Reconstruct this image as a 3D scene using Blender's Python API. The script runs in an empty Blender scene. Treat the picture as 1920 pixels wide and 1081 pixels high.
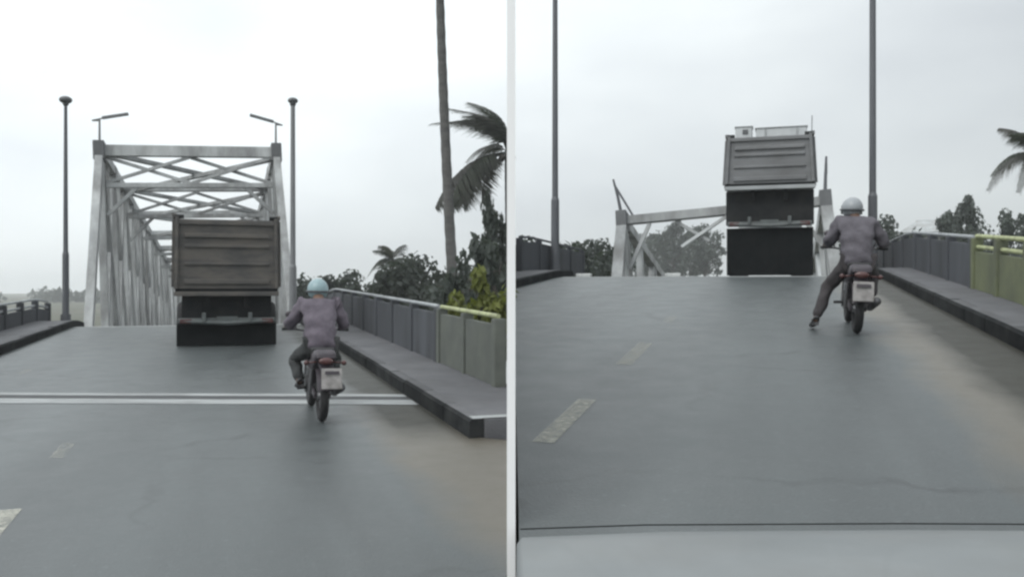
import bpy, bmesh, math, random
import numpy as np
from mathutils import Vector, Matrix, Euler

R_ = math.radians
scene = bpy.context.scene
col = scene.collection

# ---------------------------------------------------------------- camera
CAM_Z = 1.6
cam = bpy.data.cameras.new('camera')
cam.sensor_width = 36.0
cam.lens = 36.0 * 1600.0 / 1920.0
cam.clip_start = 0.05
cam.clip_end = 6000
cam_o = bpy.data.objects.new('camera', cam)
cam_o.location = (0, 0, CAM_Z)
cam_o.rotation_euler = (R_(90), 0, 0)
col.objects.link(cam_o)
scene.camera = cam_o

# ---------------------------------------------------------------- world: overcast sky
SUN_DIR = Vector((-0.62, -0.66, 0.98)).normalized()
world = bpy.data.worlds.new('World')
scene.world = world
world.use_nodes = True
nt = world.node_tree
nt.nodes.clear()
N = nt.nodes.new
out = N('ShaderNodeOutputWorld')
mixs = N('ShaderNodeMixShader'); mixs.inputs[0].default_value = 0.93
bg1 = N('ShaderNodeBackground'); bg1.inputs['Strength'].default_value = 0.10
sky = N('ShaderNodeTexSky'); sky.sky_type = 'NISHITA'; sky.sun_disc = False
sky.sun_elevation = math.asin(SUN_DIR.z)
sky.sun_rotation = math.atan2(SUN_DIR.x, SUN_DIR.y)
bg2 = N('ShaderNodeBackground')
tc = N('ShaderNodeTexCoord')
sep = N('ShaderNodeSeparateXYZ')
nz = N('ShaderNodeTexNoise'); nz.inputs['Scale'].default_value = 2.2; nz.inputs['Detail'].default_value = 5; nz.inputs['Roughness'].default_value = 0.45
mpn = N('ShaderNodeMapping'); mpn.inputs['Scale'].default_value = (1, 1, 2.6)
def math_node(tree, op, a, b=None, c=None, clamp=False):
    n = tree.nodes.new('ShaderNodeMath'); n.operation = op; n.use_clamp = clamp
    for i, v in enumerate((a, b, c)):
        if v is None: continue
        if isinstance(v, (int, float)): n.inputs[i].default_value = v
        else: tree.links.new(v, n.inputs[i])
    return n.outputs[0]
lk = nt.links.new
lk(tc.outputs['Generated'], sep.inputs[0])
lk(tc.outputs['Generated'], mpn.inputs['Vector']); lk(mpn.outputs[0], nz.inputs['Vector'])
# overcast luminance rises towards the zenith; the veiled sun stands to the left
el = math_node(nt, 'MAXIMUM', sep.outputs['Z'], 0.0)
g = math_node(nt, 'MULTIPLY_ADD', el, 1.35, 1.0)
az = math_node(nt, 'MULTIPLY_ADD', sep.outputs['X'], -0.42, 1.0)
cl = math_node(nt, 'MULTIPLY_ADD', nz.outputs['Fac'], 0.72, 0.63)
lum = math_node(nt, 'MULTIPLY', math_node(nt, 'MULTIPLY', g, az), cl)
cmb = N('ShaderNodeMix'); cmb.data_type = 'RGBA'
lk(math_node(nt, 'MULTIPLY_ADD', nz.outputs['Fac'], 1.6, -0.3, clamp=True), cmb.inputs[0])
cmb.inputs[6].default_value = (0.86, 0.915, 0.96, 1)
cmb.inputs[7].default_value = (0.90, 0.95, 0.945, 1)
lk(sky.outputs[0], bg1.inputs['Color'])
lk(cmb.outputs[2], bg2.inputs['Color'])
lk(math_node(nt, 'MULTIPLY', lum, 0.83), bg2.inputs['Strength'])
lk(bg1.outputs[0], mixs.inputs[1]); lk(bg2.outputs[0], mixs.inputs[2]); lk(mixs.outputs[0], out.inputs[0])

sun = bpy.data.lights.new('sun', 'SUN'); sun.energy = 1.2; sun.angle = R_(25); sun.color = (1, 0.97, 0.93)
sun_o = bpy.data.objects.new('sun', sun)
sun_o.rotation_euler = SUN_DIR.to_track_quat('Z', 'Y').to_euler()
sun_o.location = (-20, -10, 40)
col.objects.link(sun_o)

scene.view_settings.view_transform = 'Standard'
scene.view_settings.look = 'None'
scene.view_settings.exposure = 0.0
scene.view_settings.gamma = 1.0
scene.view_settings.use_curve_mapping = False
scene.render.engine = 'CYCLES'
scene.cycles.use_denoising = True
scene.cycles.filter_width = 2.6
scene.cycles.max_bounces = 6
scene.cycles.volume_bounces = 1

# ---------------------------------------------------------------- materials
def mat(name, c1, c2=None, rough=0.7, scale=3.0, detail=6.0, bump=0.0, bscale=40.0, metal=0.0, spec=0.5, stretch=(1, 1, 1), dirt=None, dirt_scale=1.5, dirt_amt=0.5, coat=0.0, vary=0.0):
    m = bpy.data.materials.new(name); m.use_nodes = True
    t = m.node_tree; b = t.nodes['Principled BSDF']
    b.inputs['Roughness'].default_value = rough
    b.inputs['Metallic'].default_value = metal
    b.inputs['Specular IOR Level'].default_value = spec
    b.inputs['Coat Weight'].default_value = coat
    co = t.nodes.new('ShaderNodeTexCoord'); mp = t.nodes.new('ShaderNodeMapping'); mp.inputs['Scale'].default_value = stretch
    t.links.new(co.outputs['Object'], mp.inputs['Vector'])
    n = t.nodes.new('ShaderNodeTexNoise'); n.inputs['Scale'].default_value = scale; n.inputs['Detail'].default_value = detail; n.inputs['Roughness'].default_value = 0.6
    t.links.new(mp.outputs[0], n.inputs['Vector'])
    r = t.nodes.new('ShaderNodeValToRGB')
    r.color_ramp.elements[0].position = 0.32; r.color_ramp.elements[1].position = 0.68
    c2 = c2 or tuple(x * 0.72 for x in c1)
    r.color_ramp.elements[0].color = (*c2, 1); r.color_ramp.elements[1].color = (*c1, 1)
    t.links.new(n.outputs['Fac'], r.inputs[0])
    last = r.outputs[0]
    if dirt:
        n2 = t.nodes.new('ShaderNodeTexNoise'); n2.inputs['Scale'].default_value = dirt_scale; n2.inputs['Detail'].default_value = 8; n2.inputs['Roughness'].default_value = 0.65
        t.links.new(mp.outputs[0], n2.inputs['Vector'])
        f = math_node(t, 'MULTIPLY', math_node(t, 'MULTIPLY_ADD', n2.outputs['Fac'], 4.0, -1.7, clamp=True), dirt_amt)
        mx = t.nodes.new('ShaderNodeMix'); mx.data_type = 'RGBA'
        t.links.new(f, mx.inputs[0]); t.links.new(last, mx.inputs[6]); mx.inputs[7].default_value = (*dirt, 1)
        last = mx.outputs[2]
    if vary:
        oi = t.nodes.new('ShaderNodeObjectInfo'); hs = t.nodes.new('ShaderNodeHueSaturation')
        t.links.new(math_node(t, 'MULTIPLY_ADD', oi.outputs['Random'], vary, 1.0 - vary * 0.6), hs.inputs['Value'])
        t.links.new(last, hs.inputs['Color']); last = hs.outputs[0]
    t.links.new(last, b.inputs['Base Color'])
    if bump:
        n3 = t.nodes.new('ShaderNodeTexNoise'); n3.inputs['Scale'].default_value = bscale; n3.inputs['Detail'].default_value = 4
        t.links.new(co.outputs['Object'], n3.inputs['Vector'])
        bp = t.nodes.new('ShaderNodeBump'); bp.inputs['Strength'].default_value = bump; bp.inputs['Distance'].default_value = 0.02
        t.links.new(n3.outputs['Fac'], bp.inputs['Height']); t.links.new(bp.outputs[0], b.inputs['Normal'])
    return m

M = {}
M['steel'] = mat('bridge_paint', (0.43, 0.445, 0.445), (0.26, 0.27, 0.275), 0.65, 0.9, dirt=(0.09, 0.085, 0.08), dirt_scale=0.8, dirt_amt=0.7, vary=0.45, stretch=(1, 1, 0.35), bump=0.2)
M['steel_dark'] = mat('bridge_node_steel', (0.10, 0.105, 0.11), None, 0.6, 3)
M['concrete'] = mat('walk_concrete', (0.115, 0.116, 0.124), (0.075, 0.076, 0.083), 0.85, 1.3, dirt=(0.045, 0.044, 0.044), dirt_scale=0.9, dirt_amt=0.5, bump=0.4)
M['kerb_face'] = mat('kerb_shade_grime', (0.022, 0.024, 0.025), (0.010, 0.011, 0.012), 0.9, 2.0, spec=0.1, dirt=(0.06, 0.06, 0.058), dirt_scale=2.5, dirt_amt=0.35, bump=0.4, vary=0.5)  # shade on the kerb face painted in as near-black, together with grime
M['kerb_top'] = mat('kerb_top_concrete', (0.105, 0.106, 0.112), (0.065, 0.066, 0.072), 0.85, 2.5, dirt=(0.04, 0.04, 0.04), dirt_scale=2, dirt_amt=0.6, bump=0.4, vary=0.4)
M['parapet'] = mat('parapet_concrete', (0.070, 0.075, 0.086), (0.046, 0.050, 0.058), 0.85, 1.1, dirt=(0.03, 0.032, 0.035), dirt_scale=1.6, dirt_amt=0.75, stretch=(1, 1, 0.35), bump=0.3, vary=0.25)
M['parapet_green'] = mat('parapet_green_paint', (0.150, 0.165, 0.085), (0.095, 0.108, 0.06), 0.75, 1.4, dirt=(0.06, 0.065, 0.05), dirt_scale=1.1, dirt_amt=0.7, bump=0.3)
M['parapet_olive'] = mat('parapet_olive_concrete', (0.115, 0.125, 0.105), (0.075, 0.082, 0.075), 0.8, 1.4, dirt=(0.05, 0.055, 0.05), dirt_scale=1.1, dirt_amt=0.6, bump=0.3)
M['rail_yellow'] = mat('rail_yellow_green_paint', (0.42, 0.45, 0.24), (0.29, 0.32, 0.17), 0.65, 9, dirt=(0.13, 0.12, 0.09), dirt_scale=5, dirt_amt=0.6)
M['rail_grey'] = mat('rail_pale_steel', (0.36, 0.38, 0.39), (0.25, 0.265, 0.28), 0.5, 4, dirt=(0.1, 0.1, 0.1), dirt_amt=0.4)
M['pole'] = mat('pole_steel', (0.105, 0.11, 0.12), (0.07, 0.075, 0.085), 0.55, 2, stretch=(1, 1, 0.2))
M['pole_pale'] = mat('pole_galvanised', (0.20, 0.205, 0.21), (0.13, 0.135, 0.14), 0.55, 2, stretch=(1, 1, 0.2))
M['lamp'] = mat('lamp_housing', (0.10, 0.105, 0.11), None, 0.5, 4)
M['lens'] = mat('lamp_lens', (0.45, 0.46, 0.45), None, 0.25, 6)
M['joint_pale'] = mat('joint_header_concrete', (0.36, 0.375, 0.375), (0.24, 0.252, 0.256), 0.75, 2.5, dirt=(0.12, 0.12, 0.12), dirt_scale=3, dirt_amt=0.7, stretch=(0.4, 2, 1))
M['joint_dark'] = mat('joint_rubber', (0.045, 0.047, 0.05), None, 0.7, 3)
M['plain_white'] = mat('divider_white', (0.90, 0.90, 0.90), (0.88, 0.88, 0.88), 0.6, 2)
M['soil'] = mat('soil_grass', (0.070, 0.075, 0.045), (0.045, 0.050, 0.03), 0.95, 0.25, dirt=(0.09, 0.075, 0.055), dirt_scale=0.12, dirt_amt=0.7, bump=0.5, bscale=3)
M['water'] = mat('river_water', (0.06, 0.065, 0.055), None, 0.12, 0.05, bump=0.15, bscale=1.2)
M['truck_body'] = mat('tailgate_paint', (0.088, 0.083, 0.077), (0.050, 0.048, 0.047), 0.7, 2.2, dirt=(0.125, 0.107, 0.088), dirt_scale=2.2, dirt_amt=0.6, stretch=(0.5, 1, 1.6), bump=0.2)
M['truck_body_grey'] = mat('tailgate_grey_paint', (0.185, 0.19, 0.195), (0.13, 0.133, 0.138), 0.55, 1.6, dirt=(0.09, 0.088, 0.085), dirt_scale=2.0, dirt_amt=0.5, stretch=(0.5, 1, 1.6), bump=0.2)
M['truck_pale'] = mat('truck_pale_trim', (0.40, 0.42, 0.42), (0.28, 0.29, 0.3), 0.5, 3, dirt=(0.12, 0.12, 0.12), dirt_amt=0.5)
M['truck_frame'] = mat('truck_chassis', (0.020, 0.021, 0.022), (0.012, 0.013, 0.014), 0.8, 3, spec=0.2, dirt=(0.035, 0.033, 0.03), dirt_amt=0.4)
M['bumper'] = mat('truck_bumper', (0.105, 0.12, 0.118), (0.065, 0.075, 0.075), 0.5, 4, dirt=(0.04, 0.04, 0.04), dirt_amt=0.5)
M['rubber'] = mat('black_rubber', (0.010, 0.0115, 0.012), (0.006, 0.007, 0.008), 0.9, 5, spec=0.1, dirt=(0.022, 0.022, 0.021), dirt_amt=0.35)
M['tyre'] = mat('tyre_rubber', (0.022, 0.022, 0.023), (0.014, 0.014, 0.015), 0.85, 8, bump=0.3)
M['rim'] = mat('rim_metal', (0.25, 0.25, 0.25), None, 0.4, 5, metal=0.7)
M['red_lens'] = mat('tail_lamp_lens', (0.085, 0.035, 0.033), (0.055, 0.022, 0.022), 0.25, 6)
M['glass'] = mat('dark_glass', (0.03, 0.035, 0.04), None, 0.08, 2, spec=0.8)
M['cab'] = mat('cab_paint', (0.55, 0.57, 0.58), (0.45, 0.47, 0.48), 0.4, 2, dirt=(0.2, 0.2, 0.2), dirt_amt=0.4)
M['shirt_l'] = mat('mauve_shirt_cloth', (0.125, 0.107, 0.130), (0.070, 0.060, 0.076), 0.9, 7, bump=1.0, bscale=9)
M['shirt_r'] = mat('grey_shirt_cloth', (0.118, 0.110, 0.126), (0.068, 0.062, 0.073), 0.9, 7, bump=1.0, bscale=9)
M['trousers'] = mat('dark_trouser_cloth', (0.040, 0.042, 0.042), (0.024, 0.026, 0.027), 0.9, 6, bump=0.4, bscale=18)
M['trousers_r'] = mat('brown_grey_trouser_cloth', (0.052, 0.046, 0.048), (0.03, 0.027, 0.029), 0.9, 6, bump=0.4, bscale=18)
M['skin'] = mat('skin', (0.13, 0.075, 0.05), (0.10, 0.058, 0.04), 0.6, 6)
M['shoe'] = mat('shoe_leather', (0.03, 0.03, 0.032), None, 0.6, 8)
M['helmet_l'] = mat('pale_green_helmet_shell', (0.25, 0.35, 0.37), (0.19, 0.27, 0.29), 0.35, 3)
M['helmet_r'] = mat('pale_grey_helmet_shell', (0.27, 0.285, 0.30), (0.20, 0.212, 0.225), 0.35, 3)
M['band'] = mat('helmet_band', (0.04, 0.045, 0.05), None, 0.4, 3)
M['plate'] = mat('plate_white', (0.36, 0.345, 0.335), (0.20, 0.19, 0.185), 0.5, 9, dirt=(0.10, 0.09, 0.085), dirt_scale=6, dirt_amt=0.6)
M['bike'] = mat('bike_plastic', (0.055, 0.045, 0.055), (0.032, 0.027, 0.034), 0.5, 6, dirt=(0.10, 0.09, 0.09), dirt_amt=0.3)
M['bike_metal'] = mat('bike_metal', (0.14, 0.14, 0.145), None, 0.4, 8, metal=0.6)
M['car_paint'] = mat('silver_bonnet_paint', (0.185, 0.197, 0.20), (0.15, 0.162, 0.166), 0.6, 2.2, metal=0.0, coat=0.06, dirt=(0.15, 0.152, 0.148), dirt_scale=2.5, dirt_amt=0.5)
M['bark'] = mat('bark', (0.075, 0.068, 0.058), (0.045, 0.04, 0.035), 0.95, 6, bump=0.6, bscale=10)
M['palm_bark'] = mat('palm_bark', (0.115, 0.112, 0.108), (0.07, 0.069, 0.067), 0.95, 3, stretch=(1, 1, 3), bump=0.6, bscale=12)
M['roof'] = mat('sheet_metal_roof', (0.40, 0.42, 0.42), (0.26, 0.275, 0.28), 0.5, 2, dirt=(0.14, 0.11, 0.09), dirt_amt=0.5)
M['housewall'] = mat('house_render', (0.22, 0.22, 0.215), (0.15, 0.15, 0.148), 0.9, 2)
M['white_paint'] = mat('kerb_white_paint', (0.55, 0.56, 0.55), (0.38, 0.39, 0.385), 0.8, 4)

def leaf_mat(name, c1, c2):
    m = mat(name, c1, c2, 0.6, 1.1, 3, spec=0.25, vary=0.5)
    t = m.node_tree; b = t.nodes['Principled BSDF']
    tr = t.nodes.new('ShaderNodeBsdfTranslucent'); tr.inputs['Color'].default_value = (c1[0] * 1.1, c1[1] * 1.2, c1[2] * 0.8, 1)
    ms = t.nodes.new('ShaderNodeMixShader'); ms.inputs[0].default_value = 0.25
    o = t.nodes['Material Output']
    t.links.new(b.outputs[0], ms.inputs[1]); t.links.new(tr.outputs[0], ms.inputs[2]); t.links.new(ms.outputs[0], o.inputs[0])
    return m
M['leaf_dark'] = leaf_mat('leaf_dark', (0.060, 0.072, 0.060), (0.030, 0.038, 0.033))
M['leaf_grey'] = leaf_mat('leaf_grey_green', (0.075, 0.088, 0.078), (0.040, 0.050, 0.045))
M['leaf_lime'] = leaf_mat('leaf_yellow_green', (0.185, 0.205, 0.050), (0.085, 0.10, 0.028))
M['frond'] = leaf_mat('frond_green', (0.058, 0.066, 0.050), (0.030, 0.036, 0.030))
M['frond_dry'] = leaf_mat('frond_grey', (0.085, 0.085, 0.078), (0.045, 0.046, 0.045))

# road: worn asphalt with a dirt drift along the kerb (uv = metres across, metres along)
def road_mat(name, dirt_u, dirt_v0, dirt_v1, tint, silt_v0):
    m = bpy.data.materials.new(name); m.use_nodes = True
    t = m.node_tree; b = t.nodes['Principled BSDF']; L = t.links.new
    uv = t.nodes.new('ShaderNodeUVMap')
    sp = t.nodes.new('ShaderNodeSeparateXYZ'); L(uv.outputs[0], sp.inputs[0])
    def noise(scale, det, rough=0.6, st=(1, 1, 1)):
        mp = t.nodes.new('ShaderNodeMapping'); mp.inputs['Scale'].default_value = st; L(uv.outputs[0], mp.inputs[0])
        n = t.nodes.new('ShaderNodeTexNoise'); n.inputs['Scale'].default_value = scale; n.inputs['Detail'].default_value = det; n.inputs['Roughness'].default_value = rough
        L(mp.outputs[0], n.inputs['Vector']); return n.outputs['Fac']
    big = noise(0.55, 5, 0.55, (1, 0.35, 1)); fine = noise(60, 3); streak = noise(1.6, 4, 0.5, (1, 0.08, 1)); patch = noise(2.2, 8, 0.68)
    v = math_node(t, 'MULTIPLY_ADD', big, 0.55, 0.52)
    v = math_node(t, 'MULTIPLY_ADD', math_node(t, 'SUBTRACT', streak, 0.5), 0.85, v)
    v = math_node(t, 'MULTIPLY_ADD', math_node(t, 'SUBTRACT', fine, 0.5), 0.8, v)
    v = math_node(t, 'MULTIPLY_ADD', math_node(t, 'SUBTRACT', patch, 0.5), 0.75, v)
    grit = noise(22, 2, 0.5)
    v = math_node(t, 'ADD', v, math_node(t, 'MULTIPLY', math_node(t, 'MULTIPLY_ADD', grit, 6.0, -3.6, clamp=True), 0.5))
    # two darker wheel bands along the lane
    wb = math_node(t, 'COSINE', math_node(t, 'MULTIPLY', math_node(t, 'MULTIPLY_ADD', streak, 0.5, sp.outputs['X']), 3.4))
    v = math_node(t, 'MULTIPLY_ADD', wb, 0.10, v)
    # cracks
    wn = t.nodes.new('ShaderNodeTexNoise'); wn.inputs['Scale'].default_value = 2.0; wn.inputs['Detail'].default_value = 5; L(uv.outputs[0], wn.inputs['Vector'])
    av = t.nodes.new('ShaderNodeVectorMath'); av.operation = 'MULTIPLY_ADD'; L(wn.outputs['Color'], av.inputs[0]); av.inputs[1].default_value = (0.7, 0.7, 0); L(uv.outputs[0], av.inputs[2])
    vo = t.nodes.new('ShaderNodeTexVoronoi'); vo.feature = 'DISTANCE_TO_EDGE'; vo.inputs['Scale'].default_value = 0.33; L(av.outputs[0], vo.inputs['Vector'])
    ck = math_node(t, 'MULTIPLY', math_node(t, 'MULTIPLY_ADD', vo.outputs['Distance'], -70.0, 1.0, clamp=True), math_node(t, 'MULTIPLY_ADD', big, 5.0, -2.2, clamp=True))
    v = math_node(t, 'MULTIPLY_ADD', ck, -0.75, v)
    base = t.nodes.new('ShaderNodeMix'); base.data_type = 'RGBA'
    L(math_node(t, 'MULTIPLY', v, 0.55, clamp=True), base.inputs[0])
    base.inputs[6].default_value = (0.030 * tint[0], 0.033 * tint[1], 0.034 * tint[2], 1)
    base.inputs[7].default_value = (0.165 * tint[0], 0.178 * tint[1], 0.182 * tint[2], 1)
    # earth washed along the verge
    dn = noise(0.8, 6, 0.6, (1, 0.5, 1))
    du = math_node(t, 'MULTIPLY_ADD', math_node(t, 'SUBTRACT', dn, 0.5), 1.3, sp.outputs['X'])
    f = math_node(t, 'MULTIPLY', math_node(t, 'SUBTRACT', du, dirt_u), 2.2, clamp=True)
    f = math_node(t, 'MULTIPLY', f, math_node(t, 'MULTIPLY', math_node(t, 'SUBTRACT', dirt_v1, sp.outputs['Y']), 0.35, clamp=True))
    f = math_node(t, 'MULTIPLY', f, math_node(t, 'MULTIPLY', math_node(t, 'SUBTRACT', sp.outputs['Y'], dirt_v0), 0.6, clamp=True))
    mx = t.nodes.new('ShaderNodeMix'); mx.data_type = 'RGBA'
    L(math_node(t, 'MULTIPLY', f, 0.9), mx.inputs[0]); L(base.outputs[2], mx.inputs[6]); mx.inputs[7].default_value = (0.110, 0.098, 0.077, 1)
    # black silt lying against the kerb
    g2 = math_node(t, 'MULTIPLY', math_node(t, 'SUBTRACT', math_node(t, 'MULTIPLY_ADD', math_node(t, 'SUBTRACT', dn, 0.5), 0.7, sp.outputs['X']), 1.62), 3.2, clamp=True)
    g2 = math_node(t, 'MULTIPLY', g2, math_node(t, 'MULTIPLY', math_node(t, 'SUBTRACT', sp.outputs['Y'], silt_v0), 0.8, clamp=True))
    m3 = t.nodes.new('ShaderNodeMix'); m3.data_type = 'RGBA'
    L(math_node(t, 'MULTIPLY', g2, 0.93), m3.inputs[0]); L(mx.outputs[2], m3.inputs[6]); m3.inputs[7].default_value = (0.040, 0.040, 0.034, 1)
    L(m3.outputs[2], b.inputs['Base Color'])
    L(math_node(t, 'MULTIPLY_ADD', g2, -0.42, 0.5), b.inputs['Specular IOR Level'])
    L(math_node(t, 'MULTIPLY_ADD', patch, 0.3, 0.28), b.inputs['Roughness'])
    bp = t.nodes.new('ShaderNodeBump'); bp.inputs['Strength'].default_value = 0.35; bp.inputs['Distance'].default_value = 0.01
    L(fine, bp.inputs['Height']); L(bp.outputs[0], b.inputs['Normal'])
    return m

def paint_mat():
    m = bpy.data.materials.new('worn_road_paint'); m.use_nodes = True
    t = m.node_tree; b = t.nodes['Principled BSDF']; L = t.links.new
    b.inputs['Base Color'].default_value = (0.42, 0.415, 0.36, 1); b.inputs['Roughness'].default_value = 0.7
    co = t.nodes.new('ShaderNodeTexCoord')
    n = t.nodes.new('ShaderNodeTexNoise'); n.inputs['Scale'].default_value = 16; n.inputs['Detail'].default_value = 8; n.inputs['Roughness'].default_value = 0.75
    L(co.outputs['Object'], n.inputs['Vector'])
    tr = t.nodes.new('ShaderNodeBsdfTransparent'); ms = t.nodes.new('ShaderNodeMixShader')
    at = t.nodes.new('ShaderNodeAttribute'); at.attribute_name = 'wear'; at.attribute_type = 'OBJECT'
    at.attribute_name = '["wear"]'
    L(math_node(t, 'MULTIPLY_ADD', math_node(t, 'SUBTRACT', n.outputs['Fac'], at.outputs['Fac']), 2.4, 0.30, clamp=True), ms.inputs[0])
    L(tr.outputs[0], ms.inputs[1]); L(b.outputs[0], ms.inputs[2]); L(ms.outputs[0], t.nodes['Material Output'].inputs[0])
    return m
M['paint'] = paint_mat()

# ---------------------------------------------------------------- mesh helpers
class MB:
    """collects shapes; build() links them as one mesh object"""
    def __init__(self): self.bm = bmesh.new()
    def box(self, c, size, rot=None, bevel=0.0):
        r = bmesh.ops.create_cube(self.bm, size=1.0)
        m = Matrix.Translation(c) @ (rot.to_4x4() if rot else Matrix.Identity(4)) @ Matrix.Diagonal((*size, 1))
        bmesh.ops.transform(self.bm, matrix=m, verts=r['verts'])
        if bevel:
            es = list({e for v in r['verts'] for e in v.link_edges})
            bmesh.ops.bevel(self.bm, geom=es, offset=bevel, segments=2, affect='EDGES', profile=0.5)
        return self
    def beam(self, a, b, w, h, bevel=0.0, roll=0.0):
        a, b = Vector(a), Vector(b); d = b - a
        q = d.to_track_quat('Y', 'Z').to_matrix() @ Matrix.Rotation(roll, 3, 'Y')
        return self.box((a + b) / 2, (w, d.length, h), q, bevel)
    def cyl(self, a, b, r1, r2=None, n=14, caps=True):
        a, b = Vector(a), Vector(b); d = b - a; r2 = r1 if r2 is None else r2
        q = d.to_track_quat('Z', 'Y').to_matrix().to_4x4()
        bmesh.ops.create_cone(self.bm, cap_ends=caps, segments=n, radius1=r1, radius2=r2, depth=d.length,
                              matrix=Matrix.Translation((a + b) / 2) @ q)
        return self
    def tube(self, pts, rad, n=8):
        pts = [Vector(p) for p in pts]; rings = []
        for i, p in enumerate(pts):
            d = (pts[min(i + 1, len(pts) - 1)] - pts[max(i - 1, 0)]).normalized()
            q = d.to_track_quat('Z', 'Y')
            r = rad[i] if isinstance(rad, (list, tuple)) else rad
            rings.append([self.bm.verts.new(p + q @ Vector((math.cos(k * 2 * math.pi / n) * r, math.sin(k * 2 * math.pi / n) * r, 0))) for k in range(n)])
        for a, b in zip(rings, rings[1:]):
            for k in range(n): self.bm.faces.new((a[k], a[(k + 1) % n], b[(k + 1) % n], b[k]))
        self.bm.faces.new(list(reversed(rings[0]))); self.bm.faces.new(rings[-1])
        return self
    def torus(self, c, R, r, axis='X', n=28, k=10, flat=1.0):
        vs = []
        for i in range(n):
            a = 2 * math.pi * i / n; ring = []
            for j in range(k):
                b = 2 * math.pi * j / k
                rr = R + r * math.cos(b); w = r * flat * math.sin(b)
                ring.append(self.bm.verts.new(Vector(c) + Vector((w, rr * math.cos(a), rr * math.sin(a)))))
            vs.append(ring)
        for i in range(n):
            for j in range(k):
                self.bm.faces.new((vs[i][j], vs[(i + 1) % n][j], vs[(i + 1) % n][(j + 1) % k], vs[i][(j + 1) % k]))
        return self
    def sphere(self, c, r, sc=(1, 1, 1), u=16, v=10, rot=None):
        m = Matrix.Translation(c) @ (rot.to_4x4() if rot else Matrix.Identity(4)) @ Matrix.Diagonal((*sc, 1))
        bmesh.ops.create_uvsphere(self.bm, u_segments=u, v_segments=v, radius=r, matrix=m)
        return self
    def poly(self, pts):
        self.bm.faces.new([self.bm.verts.new(p) for p in pts]); return self
    def prism(self, prof, x0, x1, bevel=0.0):
        """(y,z) outline swept along x"""
        a = [self.bm.verts.new((x0, y, z)) for y, z in prof]; b = [self.bm.verts.new((x1, y, z)) for y, z in prof]
        n = len(prof)
        fs = [self.bm.faces.new(a), self.bm.faces.new(list(reversed(b)))]
        for i in range(n): fs.append(self.bm.faces.new((a[i], b[i], b[(i + 1) % n], a[(i + 1) % n])))
        if bevel:
            es = list({e for f in fs for e in f.edges})
            bmesh.ops.bevel(self.bm, geom=es, offset=bevel, segments=2, affect='EDGES', profile=0.5)
        return self
    def build(self, name, material, parent=None, smooth=False):
        bmesh.ops.recalc_face_normals(self.bm, faces=self.bm.faces)
        me = bpy.data.meshes.new(name); self.bm.to_mesh(me); self.bm.free()
        if smooth:
            for p in me.polygons: p.use_smooth = True
        me.materials.append(material if not isinstance(material, str) else M[material])
        return link(name, me, parent)

def link(name, me, parent=None):
    o = bpy.data.objects.new(name, me); col.objects.link(o)
    if parent: o.parent = parent
    return o
def tag(o, label=None, cat=None, group=None, kind=None):
    for k, v in (('label', label), ('category', cat), ('group', group), ('kind', kind)):
        if v: o[k] = v
    return o
def thing(name, label, cat, loc=(0, 0, 0), rot=(0, 0, 0), group=None):
    o = bpy.data.objects.new(name, None); o.empty_display_size = 0.2
    o.location = loc; o.rotation_euler = rot; col.objects.link(o)
    return tag(o, label, cat, group)
def copy_thing(src, loc, rot, label, scale=None):
    c = src.copy(); col.objects.link(c); c.location = loc; c.rotation_euler = rot; c['label'] = label
    if scale: c.scale = scale
    for ch in src.children:
        d = ch.copy(); col.objects.link(d); d.parent = c
        for g_ in ch.children:
            e = g_.copy(); col.objects.link(e); e.parent = d
    return c

# ---------------------------------------------------------------- the two carriageways
class Place:
    """a road leaving the viewer: s = metres along it, t = metres to the right of the eye line"""
    def __init__(self, yaw, slope, z0, crest, fall, side):
        self.a = R_(yaw); self.sa, self.ca = math.sin(self.a), math.cos(self.a)
        self.m, self.z0, self.crest, self.fall, self.side = slope, z0, crest, fall, side
    def zr(self, s):
        r = 1.0                                    # short rounding at the crest
        up = self.z0 + self.m * s
        dn = self.z0 + self.m * self.crest + self.fall * (s - self.crest)
        if s < self.crest - r: return up
        if s > self.crest + r: return dn
        k = (s - self.crest + r) / (2 * r)
        return up - (self.m - self.fall) * r * k * k
    def w(self, s, t, z): return Vector((s * self.sa + t * self.ca, s * self.ca - t * self.sa, z))
    def lim(self, s):                               # t of the added divider's face
        return (self.side * 0.032 - s * self.sa) / self.ca
    def clamp(self, s, t):
        return min(t, self.lim(s)) if self.side < 0 else max(t, self.lim(s))
    def loc(self, s, t, dz=0): return self.w(s, t, self.zr(s) + dz)
    def rot(self, pitch=0.0, roll=0.0): return (pitch, roll, -self.a)
LP = Place(-18.81, 0.0210, -0.18, 29.4, -0.077, -1)
RP = Place(16.93, 0.0750, 0.20, 23.2, -0.010, 1)

def strip(P, name, s0, s1, ts, z=0.0, step=0.5, material=None, parent=None, skew=0.0, right_fn=None):
    n = max(1, round((s1 - s0) / step)); vs, fs, uv = [], [], []
    k = len(ts)
    for i in range(n + 1):
        s = s0 + (s1 - s0) * i / n
        for t in ts:
            if right_fn: t = right_fn(s, t)
            t = P.clamp(s, t); q = s + skew * t
            vs.append(P.w(q, t, P.zr(q) + z)); uv.append((t, q))
    for i in range(n):
        for j in range(k - 1): fs.append((i * k + j, i * k + j + 1, (i + 1) * k + j + 1, (i + 1) * k + j))
    me = bpy.data.meshes.new(name); me.from_pydata(vs, [], fs)
    lay = me.uv_layers.new(name='UVMap')
    for lp in me.loops: lay.data[lp.index].uv = uv[lp.vertex_index]
    me.materials.append(material)
    bm = bmesh.new(); bm.from_mesh(me); bmesh.ops.dissolve_degenerate(bm, dist=1e-5, edges=bm.edges); bmesh.ops.recalc_face_normals(bm, faces=bm.faces); bm.to_mesh(me); bm.free()
    return link(name, me, parent)

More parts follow.
